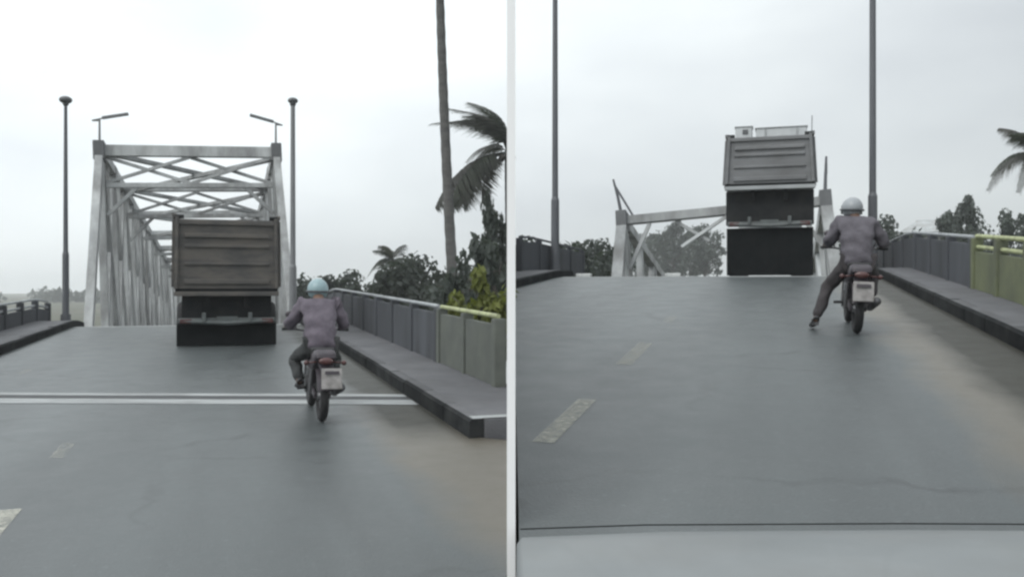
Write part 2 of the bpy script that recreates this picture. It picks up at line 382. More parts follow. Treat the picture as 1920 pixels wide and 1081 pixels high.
def sweep(P, name, s0, s1, prof, material, parent=None, step=0.5, mats=None):
    """closed (t,z) outline swept along the road, cut at the added divider"""
    n = max(1, round((s1 - s0) / step)); bm = bmesh.new(); rings = []
    for i in range(n + 1):
        s = s0 + (s1 - s0) * i / n
        rings.append([bm.verts.new(P.w(s, P.clamp(s, t), P.zr(s) + z)) for t, z in prof])
    k = len(prof)
    for a, b in zip(rings, rings[1:]):
        for j in range(k):
            f = bm.faces.new((a[j], a[(j + 1) % k], b[(j + 1) % k], b[j]))
            if mats: f.material_index = mats[j]
    bm.faces.new(rings[0]); bm.faces.new(list(reversed(rings[-1])))
    bmesh.ops.recalc_face_normals(bm, faces=bm.faces)
    me = bpy.data.meshes.new(name); bm.to_mesh(me); bm.free()
    for m_ in (material if isinstance(material, list) else [material]): me.materials.append(m_)
    return link(name, me, parent)

# left road widens into an earth shoulder before the walkway starts
def left_edge(s, t):
    if t > 2.4: return 2.5 if s > 8.7 else 4.5
    return t
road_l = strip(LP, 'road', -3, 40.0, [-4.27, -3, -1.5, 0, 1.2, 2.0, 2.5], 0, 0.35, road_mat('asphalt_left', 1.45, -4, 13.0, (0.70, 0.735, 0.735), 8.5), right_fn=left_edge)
tag(road_l, 'grey asphalt road climbing to the standing truss bridge left of the white divider', 'road', kind='structure')
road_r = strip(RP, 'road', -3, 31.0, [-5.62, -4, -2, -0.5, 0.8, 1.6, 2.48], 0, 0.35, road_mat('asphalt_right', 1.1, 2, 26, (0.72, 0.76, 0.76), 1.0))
tag(road_r, 'grey asphalt road climbing to a bare crest right of the white divider', 'road', kind='structure')

def dash(P, road, s0, s1, t, w, wear):
    o = strip(P, 'lane_dash', s0, s1, [t - w / 2, t + w / 2], 0.004, 0.25, M['paint'], road)
    o['wear'] = wear
    return o
for s0, s1, w, wear in ((5.2, 7.15, 0.15, 0.40), (8.95, 9.7, 0.12, 0.56), (16.2, 17.0, 0.14, 0.58)): dash(LP, road_l, s0, s1, -1.47 if s0 < 10 else -3.2, w, wear)
for s0, s1, w, wear in ((5.35, 6.75, 0.15, 0.43), (8.5, 10.1, 0.17, 0.52), (12.2, 13.0, 0.14, 0.57)): dash(RP, road_r, s0, s1, -1.42, w, wear)
# expansion joint across the left road, a pale strip along each crest
for s0, s1, mm, nm in ((11.93, 12.37, 'joint_pale', 'joint_header'), (12.40, 12.66, 'joint_dark', 'joint_seal'), (12.69, 12.93, 'joint_pale', 'joint_header')):
    strip(LP, nm, s0, s1, [-4.25, -2, 0, 2.48], 0.005, 0.3, M[mm], road_l, skew=-0.32)
strip(LP, 'joint_header', 28.55, 29.1, [-4.25, -1, 2.48], 0.006, 0.2, M['joint_pale'], road_l)
strip(RP, 'joint_header', 22.45, 22.95, [-5.5, -2, 2.45], 0.006, 0.2, M['joint_pale'], road_r)

def walkway(P, s0, s1, tk, to, h, label):
    """kerb face at tk, outer edge at to"""
    sg = 1 if to > tk else -1
    tb = tk + sg * 0.17
    prof = [(tb, -0.35), (tb, h - 0.004), (to, h - 0.004), (to, -0.35)]
    o = sweep(P, 'pavement', s0, s1, prof, M['concrete'])
    rk = random.Random(int(s1 * 7 + tk)); sl = 1.15; k = s0
    while k < s1 - 0.2:
        e = min(k + sl, s1); j = rk.uniform(-0.008, 0.008); jz = rk.uniform(-0.006, 0.006)
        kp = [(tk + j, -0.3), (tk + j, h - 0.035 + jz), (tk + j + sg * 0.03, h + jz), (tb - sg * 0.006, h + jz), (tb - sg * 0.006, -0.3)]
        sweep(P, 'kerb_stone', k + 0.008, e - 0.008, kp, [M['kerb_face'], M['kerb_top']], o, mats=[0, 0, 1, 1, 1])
        k = e
    tag(o, label, 'pavement', kind='structure'); return o
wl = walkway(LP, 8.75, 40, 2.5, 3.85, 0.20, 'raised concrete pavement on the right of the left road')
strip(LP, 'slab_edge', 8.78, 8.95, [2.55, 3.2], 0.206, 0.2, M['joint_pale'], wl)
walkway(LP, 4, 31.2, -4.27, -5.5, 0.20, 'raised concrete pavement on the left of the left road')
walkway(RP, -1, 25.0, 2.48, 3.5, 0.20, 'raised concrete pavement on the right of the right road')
walkway(RP, 17.6, 24.7, -5.62, -6.8, 0.20, 'raised concrete pavement by the white divider on the right road')

# parapets: posts, infill panels and pipe rails, every piece its own part
def parapet(P, s0, s1, t, z0, h, label, m_panel, m_rail, pitch, mid=False, cat='parapet', panel_h=None, post_h=None):
    b = thing('parapet', label, cat, P.loc((s0 + s1) / 2, t, z0), (0, 0, 0))
    org = b.location.copy()
    n = max(1, round((s1 - s0) / pitch)); L = (s1 - s0) / n
    ph = panel_h or h - 0.14
    def part(name, mb, m_):
        bmesh.ops.translate(mb.bm, verts=mb.bm.verts, vec=-org)
        return mb.build(name, m_, b)
    for i in range(n + 1):
        s = s0 + L * i; a = P.loc(s, t, z0 - 0.02); c = P.loc(s, t, z0 + h - 0.05)
        part('post', MB().box((a + c) / 2, (0.17, 0.17, (c - a).length), Matrix.Rotation(-P.a, 3, 'Z'), 0.015), m_panel)
    for i in range(n):
        sa, sb = s0 + L * i + 0.085, s0 + L * (i + 1) - 0.085
        bm = MB(); vs = []
        for s in (sa, sb):
            for tt, zz in ((-0.05, 0.0), (0.05, 0.0), (0.05, ph), (-0.05, ph)):
                vs.append(bm.bm.verts.new(P.loc(s, t + tt, z0 + zz)))
        for f in ((0, 1, 2, 3), (7, 6, 5, 4), (0, 4, 5, 1), (1, 5, 6, 2), (2, 6, 7, 3), (3, 7, 4, 0)): bm.bm.faces.new([vs[k] for k in f])
        part('panel', bm, m_panel)
    hs = [h - 0.02] + ([h - 0.20] if mid else [])
    for hh in hs:
        k = max(2, int((s1 - s0) / 1.0)); pts = [P.loc(s0 + (s1 - s0) * i / k, t, z0 + hh) for i in range(k + 1)]
        part('top_rail' if hh == hs[0] else 'middle_rail', MB().tube(pts, 0.034, 8), m_rail)
    return b
parapet(LP, 11.2, 14.4, 3.62, 0.20, 0.98, 'olive parapet with yellow green top rail beside the leafy bush', 'parapet_olive', 'rail_yellow', 1.5)
parapet(LP, 14.6, 39.0, 3.62, 0.20, 0.98, 'dark grey parapet with pale pipe rail behind the left motorcyclist', 'parapet', 'rail_grey', 2.03)
parapet(LP, 15.0, 31.0, -5.32, 0.20, 0.66, 'low grey parapet with pale rails at the far left', 'parapet', 'rail_grey', 2.0, mid=True, panel_h=0.38)
parapet(RP, 5.0, 16.0, 3.3, 0.20, 0.90, 'green painted parapet with two yellow rails at the right edge', 'parapet_green', 'rail_yellow', 1.57, mid=True, panel_h=0.62)
parapet(RP, 16.2, 30.0, 3.3, 0.20, 0.88, 'dark grey parapet behind the right motorcyclist', 'parapet', 'rail_grey', 1.97)
parapet(RP, 22.45, 30.5, -6.62, 0.20, 0.95, 'dark grey parapet on the left of the right road by the white divider', 'parapet', 'parapet', 1.94)

# ---------------------------------------------------------------- added divider, in place of the strip between the two views
wall = MB().box((-0.0038, 25, 0.2), (0.040, 42, 6.2)).build('added_divider', 'plain_white')
tag(wall, 'added thin white divider standing edge on between the two roads', 'wall')

# ---------------------------------------------------------------- terrain, river
rng = np.random.default_rng(4)
def local(P, x, y): return x * P.sa + y * P.ca, x * P.ca - y * P.sa
def hill(x, y, cx, cy, r, h): return h * math.exp(-((x - cx) ** 2 + (y - cy) ** 2) / (r * r))
def terr(x, y):
    z = -6.2 + 0.5 * math.sin(x * 0.11 + 1) * math.cos(y * 0.09) + 0.25 * math.sin(x * 0.31) * math.sin(y * 0.27 + 2)
    z -= 2.5 * math.exp(-((y - 88) / 22.0) ** 2)                   # river bed
    z += hill(x, y, 55, 70, 26, 8.0) + hill(x, y, 34, 44, 14, 4.5)  # bank behind the right parapet
    z += hill(x, y, 48, 215, 40, 7.0)
    z += hill(x, y, 4, 26, 7, 3.0) * (1 if x < 0 else 0)
    P = LP if x < 0 else RP
    t0, t1, s1 = (-6.3, 4.6, 39) if x < 0 else (-7.6, 4.2, 30)
    s, t = local(P, x, y)
    d = max(t0 - t, t - t1, s - s1, 0)
    ze = P.zr(min(max(s, -25), s1)) - 0.5 - (0.15 if d == 0 else 0) - d * (0.55 if s < s1 else 0.9)
    return max(z, ze)
def axis(lims):
    o = []
    for a, b, n in lims: o += list(np.linspace(a, b, n, endpoint=False))
    return o + [lims[-1][1]]
xs = axis([(-1300, -300, 10), (-300, -80, 16), (-80, -0.05, 90), (-0.05, 0.05, 1), (0.05, 80, 90), (80, 300, 16), (300, 1300, 10)])
ys = axis([(-150, -20, 8), (-20, 60, 90), (60, 160, 50), (160, 400, 16), (400, 1300, 12)])
vs = [(x, y, terr(x, y)) for y in ys for x in xs]
nx = len(xs)
fs = [(j * nx + i, j * nx + i + 1, (j + 1) * nx + i + 1, (j + 1) * nx + i) for j in range(len(ys) - 1) for i in range(nx - 1)]
me = bpy.data.meshes.new('terrain'); me.from_pydata(vs, [], fs); me.materials.append(M['soil'])
for p in me.polygons: p.use_smooth = True
tag(link('terrain', me), 'low earth banks and grass around both roads', 'terrain', kind='structure')
me = bpy.data.meshes.new('river'); me.from_pydata([(-600, 50, -7.6), (600, 50, -7.6), (600, 130, -7.6), (-600, 130, -7.6)], [], [(0, 1, 2, 3)]); me.materials.append(M['water'])
tag(link('river', me), 'still grey river below the bridge', 'river', kind='structure')

# ---------------------------------------------------------------- truss bridges
def truss_bridge(label, loc, rot, W, H, n_pan, pl, end, whole=True, deck=True):
    b = thing('truss_bridge', label, 'bridge', loc, rot)
    us = [end + pl * i for i in range(n_pan + 1)]
    total = us[-1] + end
    def mem(name, a, c, w, h, m_='steel', bev=0.012, roll=0): return MB().beam(a, c, w, h, bev, roll).build(name, m_, b)
    for v in (-W / 2, W / 2):
        mem('end_post', (v, 0, 0), (v, us[0], H), 0.36 if whole else 0.50, 0.50)
        mem('end_post', (v, total, 0), (v, us[-1], H), 0.46, 0.62)
        for i in range(n_pan): mem('top_chord', (v, us[i] + (0.02 if i else 0), H), (v, us[i + 1], H), 0.42, 0.5)
        bs = [0] + us + [total]
        for i in range(len(bs) - 1): mem('bottom_chord', (v, bs[i], 0), (v, bs[i + 1] - 0.01, 0), 0.4, 0.5)
        for i, u in enumerate(us):
            mem('vertical', (v, u, 0.25), (v, u, H - 0.25), 0.34, 0.40)
            if whole and 0 < i < 9: MB().box((v, u, H - 0.12), (0.47, 0.95, 0.72), None, 0.02).build('gusset_plate', 'steel', b)
            if whole and i < n_pan and i < 10:
                mem('hanger', (v, u + pl / 2, 0.25), (v, u + pl / 2, H - 0.25), 0.22, 0.26)
                mem('counter_diagonal', (v + 0.01, u + (pl - 0.3 if i % 2 == 0 else 0.3), H - 0.25), (v + 0.01, u + (0.25 if i % 2 == 0 else pl - 0.25), 0.25), 0.20, 0.28)
            if i < n_pan:
                lo, hi = (u, u + pl) if i % 2 == 0 else (u + pl, u)
                mem('diagonal', (v + 0.004, lo + (0.35 if hi > lo else -0.35), H - 0.25), (v + 0.004, hi - (0.2 if hi > lo else -0.2), 0.25), 0.30, 0.36)
        for u in (us[0], us[-1]):
            MB().box((v, u, H - 0.05), (0.52, 1.0, 0.95), None, 0.03).build('gusset_plate', 'steel_dark', b)
    for i, u in enumerate(us):
        if i % 2 == 0 and (whole or i != 2):
            mem('top_strut', (-W / 2 + 0.2, u, H), (W / 2 - 0.2, u, H), 0.34, 0.42 if (i or not whole) else 0.55)
    # sway frame under each strut and cross bracing between struts
    for i in range(0, n_pan - 1 if whole else 0, 2):
        u0, u1 = us[i], us[i + 2]; x = W / 2 - 0.25
        mem('lateral_brace', (-x, u0 + 0.3, H - 0.05), (x, u1 - 0.3, H - 0.05), 0.26, 0.22)
        mem('lateral_brace', (x, u0 + 0.3, H - 0.30), (-x, u1 - 0.3, H - 0.30), 0.26, 0.22)
    for i in range(0, n_pan + 1 if whole else 0, 2):
        u = us[i]; x = W / 2 - 0.25; d = 1.75
        mem('sway_strut', (-x, u, H - d), (x, u, H - d), 0.2, 0.24)
        if i > 3: continue
        for k in range(2):
            x0, x1 = -x + k * x, -x + (k + 1) * x
            mem('sway_brace', (x0, u - 0.03, H - d + 0.12), (x1, u - 0.03, H - 0.28), 0.14, 0.16)
            mem('sway_brace', (x0, u + 0.15, H - 0.28), (x1, u + 0.15, H - d + 0.12), 0.14, 0.16)
        for sg in (-1, 1):
            mem('knee_brace', (sg * x, u + 0.02, H - d - 1.5), (sg * (x - 1.5), u + 0.02, H - d), 0.16, 0.18)
    if not whole:                                   # torn bracing hanging under the portal
        mem('sway_brace', (-1.9, us[0] - 0.03, H - 1.55), (0.3, us[0] - 0.03, H - 0.25), 0.13, 0.15)
        mem('sway_brace', (-2.1, us[0] + 0.15, H - 0.25), (-0.6, us[0] + 0.15, H - 1.35), 0.13, 0.15)
        mem('knee_brace', (-W / 2 + 0.25, us[0], H - 2.4), (-W / 2 + 1.3, us[0], H - 0.25), 0.16, 0.18)
        mem('knee_brace', (W / 2 - 0.25, us[0], H - 2.2), (W / 2 - 1.2, us[0], H - 0.25), 0.16, 0.18)
    for i in range(0, len(us)):
        mem('floor_beam', (-W / 2, us[i], -0.5), (W / 2, us[i], -0.5), 0.4, 0.45)
    if deck: MB().box((0, total / 2, -0.16), (W - 0.6, total, 0.18)).build('deck', 'concrete', b)
    return b, us

LB_W, LB_H = 8.5, 9.75
lb_loc = LP.w(40.2, -1.14, -0.62)
br_l, us_l = truss_bridge('standing pale grey steel truss bridge ahead of the dump truck on the left road', lb_loc, LP.rot(-0.077, R_(-2.2)), LB_W, LB_H, 14, 5.0, 6.0)
br_r, us_r = truss_bridge('sunken tilted steel truss bridge dropping away behind the crest of the right road', RP.w(33.6, -1.68, -3.25), (R_(-10.5), R_(-4.2), -RP.a), 9.3, 9.75, 5, 5.0, 6.0, whole=False)

# ---------------------------------------------------------------- lamps
def pole_lamp(P, s, t, h, r0, r1, label, group, head, m_):
    b = thing('street_lamp', label, 'street lamp', P.loc(s, t, 0.2), P.rot(), group)
    MB().cyl((0, 0, 0), (0, 0, 0.25), 0.16, 0.15, 12).build('base', m_, b)
    MB().tube([(0, 0, 0.2), (0, 0, 2.2), (0, 0, 2.3), (0, 0, h)], [r0, r0 * 0.95, r0 * 0.72, r1], 12).build('pole', m_, b)
    if head == 'ball':
        MB().cyl((0, 0, h - 0.02), (0, 0, h + 0.12), r1 * 1.3, 0.13).sphere((0, 0, h + 0.17), 0.2, (1.0, 1.0, 0.62)).build('lamp_head', 'lamp', b, True)
    else:
        sg = 1 if t < 0 else -1
        MB().tube([(0, 0, h - 0.05), (sg * 0.3, 0, h + 0.4), (sg * 1.3, 0, h + 0.7), (sg * 1.8, 0, h + 0.75)], 0.045, 8).build('arm', m_, b)
        MB().box((sg * 2.1, 0, h + 0.76), (0.75, 0.28, 0.14), None, 0.04).build('lamp_head', 'lamp', b)
    return b
pole_lamp(LP, 31.0, -4.80, 7.05, 0.105, 0.05, 'thin pole with dark round top left of the standing bridge', 'lamp poles before the standing bridge', 'ball', 'pole')
pole_lamp(LP, 34.5, 2.66, 8.55, 0.15, 0.085, 'pale pole with dark round top right of the standing bridge', 'lamp poles before the standing bridge', 'ball', 'pole_pale')
pole_lamp(RP, 25.6, -6.40, 9.6, 0.135, 0.075, 'tall dark lamp pole left of the sunken bridge', 'tall lamp poles on the right road', 'arm', 'pole')
pole_lamp(RP, 27.0, 2.83, 9.9, 0.135, 0.085, 'tall dark lamp pole behind the right motorcyclist', 'tall lamp poles on the right road', 'arm', 'pole')
def bridge_lamp(br, x, u, H, sg, label):
    mw = Matrix.Translation(br.location) @ Euler(br.rotation_euler).to_matrix().to_4x4()
    p = mw @ Vector((x, u, H + 0.3))
    b = thing('bridge_lamp', label, 'street lamp', p, (0, 0, br.rotation_euler[2]), 'lamps on top of the standing bridge')
    MB().tube([(0, 0, -0.1), (0, 0, 1.25)], [0.06, 0.045], 8).build('pole', 'pole_pale', b)
    MB().tube([(0, 0, 1.2), (-sg * 0.35, 0, 1.18), (sg * 0.45, 0, 1.42)], 0.04, 8).build('arm', 'pole_pale', b)
    hd = MB().prism([(-0.14, -0.06), (0.14, -0.06), (0.10, 0.07), (-0.10, 0.07)], -0.62, 0.62, 0.02).build('lamp_head', 'lamp', b)
    hd.location = (sg * 0.72, 0, 1.48); hd.rotation_euler = (0, -sg * R_(13), 0)
    return b
bridge_lamp(br_l, -LB_W / 2, us_l[0], LB_H, 1, 'lamp arm on the left top corner of the standing bridge')
bridge_lamp(br_l, LB_W / 2, us_l[0], LB_H, -1, 'lamp arm on the right top corner of the standing bridge')
# stubs of the lamps on the sunken bridge corners
def broken_lamp(br, x, u, H, label, lean):
    mw = Matrix.Translation(br.location) @ Euler(br.rotation_euler).to_matrix().to_4x4()
    b = thing('bridge_lamp', label, 'street lamp', mw @ Vector((x, u, H + 0.3)), (0, 0, br.rotation_euler[2]))
    MB().tube([(0, 0, -0.2), (lean * 0.5, 0, 0.9), (lean, 0, 1.75)], [0.09, 0.07, 0.05], 8).build('pole', 'pole', b)
    if lean < 0: MB().beam((0.55, 0, -0.1), (lean * 0.9, 0, 1.5), 0.10, 0.1).build('stay', 'pole', b)
    else: MB().box((lean, 0, 1.2), (0.1, 0.1, 0.5)).build('lamp_head', 'lamp', b)
broken_lamp(br_r, -4.65, us_r[0], 9.75, 'broken lamp bracket on the left corner of the sunken bridge', -0.45)
broken_lamp(br_r, 4.65, us_r[0], 9.75, 'short dark lamp stub on the right corner of the sunken bridge', 0.06)

# ---------------------------------------------------------------- dump trucks
def wheel(parent, c, r, w, rimr):
    t = MB().torus((0, 0, 0), r - w * 0.32, w * 0.34, flat=1.45).build('wheel', 'tyre', parent, True)
    t.location = c
    MB().cyl((-w * 0.36, 0, 0), (w * 0.36, 0, 0), rimr, rimr * 0.92, 18).cyl((-w * 0.45, 0, 0), (w * 0.45, 0, 0), rimr * 0.35, None, 12).build('rim', 'rim', t)
    return t
def dump_truck(label, loc, rot, W, zb, zt, z_bump, flap_top, body_m, top_in, cab_top, under_in, strip_m):
    b = thing('dump_truck', label, 'dump truck', loc, rot)
    h = zt - zb; L = 4.7
    ti = top_in
    # tailgate: tapered plate with a frame and horizontal ribs
    tg = MB()
    vs = []
    for y in (0.0, 0.07):
        for x, z in ((-W / 2 + 0.03, zb), (W / 2 - 0.03, zb), (W / 2 - 0.03 - ti, zt - 0.04), (-W / 2 + 0.03 + ti, zt - 0.04)): vs.append(tg.bm.verts.new((x, y, z)))
    for f in ((0, 1, 2, 3), (7, 6, 5, 4), (0, 4, 5, 1), (1, 5, 6, 2), (2, 6, 7, 3), (3, 7, 4, 0)): tg.bm.faces.new([vs[k] for k in f])
    tg = tg.build('tailgate', body_m, b)
    def half(z): return W / 2 - ti * (z - zb) / h
    for z0, hh, out in ((zb + h * 0.10, 0.11, 0.055), (zb + h * 0.35, 0.06, 0.045), (zb + h * 0.60, 0.07, 0.05), (zb + h * 0.745, 0.09, 0.065), (zb + h * 0.93, 0.10, 0.06)):
        x = half(z0) - 0.22 if z0 < zb + h * 0.9 else half(z0) - 0.02
        MB().box((0, -out / 2 + 0.004, z0), (2 * x, out, hh), None, 0.014).build('rib', body_m, tg)
    for sg in (-1, 1):
        MB().beam((sg * (half(zb) - 0.06), -0.03, zb), (sg * (half(zt) - 0.06), -0.03, zt), 0.09, 0.07, 0.012).build('side_rib', body_m, tg)
        MB().cyl((sg * (half(zt) - 0.2), 0.02, zt + 0.01), (sg * (half(zt) - 0.02), 0.02, zt + 0.01), 0.045).build('hinge', 'truck_frame', tg)
    MB().box((0, 0.04, zb - 0.03), (W - 0.06, 0.10, 0.07)).build('hinge_gap', 'rubber', b)
    MB().box((0, -0.02, zb - 0.115), (W - 0.02, 0.14, 0.10), None, 0.012).build('sill_bar', strip_m, b)
    # dump body
    bm = MB()
    for sg in (-1, 1):
        vv = []
        for y in (0.075, L):
            for o_ in (0, -0.06):
                vv += [bm.bm.verts.new((sg * (W / 2 + o_), y, zb)), bm.bm.verts.new((sg * (W / 2 - ti + o_), y, zt))]
        for f in ((0, 1, 3, 2), (4, 6, 7, 5), (0, 4, 5, 1), (2, 3, 7, 6), (1, 5, 7, 3), (0, 2, 6, 4)): bm.bm.faces.new([vv[k] for k in f])
    bm.box((0, L / 2, zb + 0.04), (W - 0.13, L - 0.2, 0.08))
    bm.box((0, L - 0.03, (zb + zt) / 2), (W - 0.14 - ti, 0.06, h))
    bm.build('dump_body', body_m, b)
    for sg in (-1, 1):
        MB().beam((sg * (W / 2 - ti), 0.05, zt + 0.03), (sg * (W / 2 - ti), L, zt + 0.03), 0.10, 0.09, 0.01).build('top_rim', body_m, b)
        for k in range(6):
            y = 0.45 + k * 0.78
            MB().beam((sg * (W / 2 + 0.03), y, zb + 0.03), (sg * (W / 2 - ti + 0.03), y, zt - 0.03), 0.07, 0.08).build('side_post', body_m, b)
    # load of sand
    ld = MB(); nn = 14; grid = []
    r2 = random.Random(3)
    for j in range(nn + 1):
        row = []
        for i in range(9):
            x = (-0.5 + i / 8) * (W - 2 * ti - 0.2); y = 0.2 + (L - 0.4) * j / nn
            z = zt - 0.30 + 0.26 * math.cos(math.pi * (i / 8 - .5)) * math.sin(math.pi * j / nn) + r2.uniform(-0.03, 0.03)
            row.append(ld.bm.verts.new((x, y, z)))
        grid.append(row)
    for j in range(nn):
        for i in range(8): ld.bm.faces.new((grid[j][i], grid[j][i + 1], grid[j + 1][i + 1], grid[j + 1][i]))
    ld.build('load', 'soil', b, True)
    # chassis, rear cross member, flap, lamps
    fz = max(zb - 0.30, 0.75)
    for sg in (-1, 1): MB().box((sg * 0.42, 3.2, fz), (0.09, 6.2, 0.26)).build('chassis_rail', 'truck_frame', b)
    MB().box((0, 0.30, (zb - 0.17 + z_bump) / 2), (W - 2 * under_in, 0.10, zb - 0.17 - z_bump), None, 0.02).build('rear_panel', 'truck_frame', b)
    MB().tube([(-W / 2 + 0.12, 0.05, z_bump + 0.03), (-W * 0.25, 0.03, z_bump), (0, 0.02, z_bump - 0.03), (W * 0.25, 0.03, z_bump), (W / 2 - 0.12, 0.05, z_bump + 0.03)], 0.05, 8).build('bumper', 'bumper', b)
    MB().box((0, 0.10, z_bump + 0.02), (W - 0.16, 0.10, 0.13), None, 0.02).build('cross_member', 'bumper', b)
    for sg in (-1, 1):
        MB().box((sg * W * 0.22, 0.02, z_bump + 0.10), (0.09, 0.12, 0.22), None, 0.015).build('bracket', 'bumper', b)
        MB().box((sg * (W / 2 - 0.26), 0.028, z_bump + 0.02), (0.26, 0.06, 0.10), None, 0.015).build('tail_lamp', 'red_lens', b)
    MB().box((0, 0.035, z_bump + 0.06), (0.46, 0.02, 0.13)).build('number_plate', 'bumper', b)
    fw = W - 0.10
    MB().box((0, 0.20, flap_top / 2 + 0.02), (fw, 0.025, flap_top), None, 0.008).build('mud_flap', 'rubber', b)
    for y in (1.15, 2.35):
        MB().cyl((-W / 2 + 0.2, y, 0.5), (W / 2 - 0.2, y, 0.5), 0.09, None, 12).build('axle', 'truck_frame', b)
        for sg in (-1, 1):
            for k in (0.16, 0.47): wheel(b, (sg * (W / 2 - k), y, 0.5), 0.5, 0.28, 0.27)
    for sg in (-1, 1): wheel(b, (sg * (W / 2 - 0.18), 5.6, 0.5), 0.5, 0.28, 0.27)
    MB().cyl((-W / 2 + 0.2, 5.6, 0.5), (W / 2 - 0.2, 5.6, 0.5), 0.08, None, 12).build('axle', 'truck_frame', b)
    MB().cyl((0.85, 3.3, 0.75), (0.85, 4.4, 0.75), 0.28, None, 16).build('fuel_tank', 'rim', b)
    # cab
    cw = W - 0.35
    c_ = MB().prism([(4.85, 0.55), (6.75, 0.55), (6.8, 1.6), (6.45, cab_top - 0.12), (6.2, cab_top), (4.95, cab_top), (4.85, cab_top - 0.1)], -cw / 2, cw / 2, 0.05).build('cab', 'cab', b)
    MB().prism([(6.77, 1.66), (6.83, 1.64), (6.51, cab_top - 0.25), (6.45, cab_top - 0.25)], -cw / 2 + 0.1, cw / 2 - 0.1).build('windscreen', 'glass', c_)
    for sg in (-1, 1):
        MB().box((sg * (cw / 2 + 0.002), 5.75, (1.65 + cab_top - 0.2) / 2), (0.02, 0.95, cab_top - 0.3 - 1.6)).build('side_window', 'glass', c_)
        MB().tube([(sg * cw / 2, 6.5, cab_top - 0.5), (sg * (cw / 2 + 0.22), 6.55, cab_top - 0.45)], 0.02, 6).box((sg * (cw / 2 + 0.25), 6.55, cab_top - 0.7), (0.16, 0.06, 0.42), None, 0.02).build('mirror', 'truck_frame', c_)
    return b, c_, zt
tl, cab_l, _ = dump_truck('dusty brown grey dump truck driving towards the standing bridge', LP.loc(20.7, 0.13, 0.0), LP.rot(0.0195), 2.30, 1.34, 2.96, 0.58, 0.52, 'truck_body', 0.02, 2.75, 0.16, 'truck_body')
tr, cab_r, zt_r = dump_truck('tall grey dump truck with black flap on the crest right of the white divider', RP.loc(23.45, -0.06, 0.0), RP.rot(0.008), 2.30, 2.44, 3.70, 1.36, 1.26, 'truck_body_grey', 0.07, 3.72, 0.03, 'truck_pale')
# white crates lying on the load of the right truck, a thin aerial on its cab
for x, w, h, lab in ((-0.66, 0.44, 0.52, 'small pale crate with a dark vent on top of the grey dump truck'), (0.30, 1.30, 0.46, 'long pale crate on top of the grey dump truck')):
    b = thing('cargo_crate', lab, 'crate', RP.loc(23.45, -0.06, 0) + Vector((0, 0, zt_r - 0.22)), RP.rot(0.008))
    MB().box((x, 0.55, h / 2), (w, 0.5, h), None, 0.03).build('box', 'cab', b)
    MB().box((x, 0.55, h + 0.012), (w + 0.04, 0.54, 0.03), None, 0.01).build('lid', 'truck_pale', b)
    if x < 0: MB().box((x + 0.04, 0.29, h - 0.13), (0.14, 0.03, 0.12), None, 0.005).build('vent', 'lamp', b)
    else:
        for k in (-0.4, 0.4): MB().box((x + k, 0.29, h * 0.6), (0.05, 0.025, h * 0.7)).build('batten', 'truck_pale', b)
MB().tube([(1.06, 0.25, 3.3), (1.07, 0.25, 4.2)], 0.012, 6).build('aerial', 'pole', tr)

# ---------------------------------------------------------------- people (skinned bodies)
def skin_mesh(joints, edges, root, sub=2, wob=0.0, seed=1):
    names = list(joints); idx = {n: i for i, n in enumerate(names)}
    me = bpy.data.meshes.new('tmp'); me.from_pydata([joints[n][0] for n in names], [(idx[a], idx[b]) for a, b in edges], [])
    o = bpy.data.objects.new('tmp', me); col.objects.link(o)
    o.modifiers.new('skin', 'SKIN')
    sv = me.skin_vertices[0].data
    for n in names:
        r = joints[n][1]; sv[idx[n]].radius = r if isinstance(r, tuple) else (r, r)
        sv[idx[n]].use_root = (n == root)
    m2 = o.modifiers.new('sub', 'SUBSURF'); m2.levels = sub; m2.render_levels = sub
    dg = bpy.context.evaluated_depsgraph_get()
    res = bpy.data.meshes.new_from_object(o.evaluated_get(dg))
    bpy.data.objects.remove(o); bpy.data.meshes.remove(me)
    rr = random.Random(seed)
    if wob:
        ph = [rr.uniform(0, 6) for _ in range(4)]
        for v in res.vertices:
            c = v.co
            k = math.sin(c.z * 38 + ph[0] + 14 * abs(c.x) + 2.5 * math.sin(c.x * 11)) * 0.55 + math.sin(c.x * 29 + c.z * 21 + ph[1] + 2 * math.sin(c.z * 9)) * 0.4 + math.sin(c.y * 31 + c.z * 11 + ph[2]) * 0.3
            k = k if k > 0 else k * 0.5
            v.co = c + v.normal * (k * wob)
    for p in res.polygons: p.use_smooth = True
    return res
def as_obj(name, me, m_, parent):
    me.name = name; me.materials.clear(); me.materials.append(M[m_]); return link(name, me, parent)

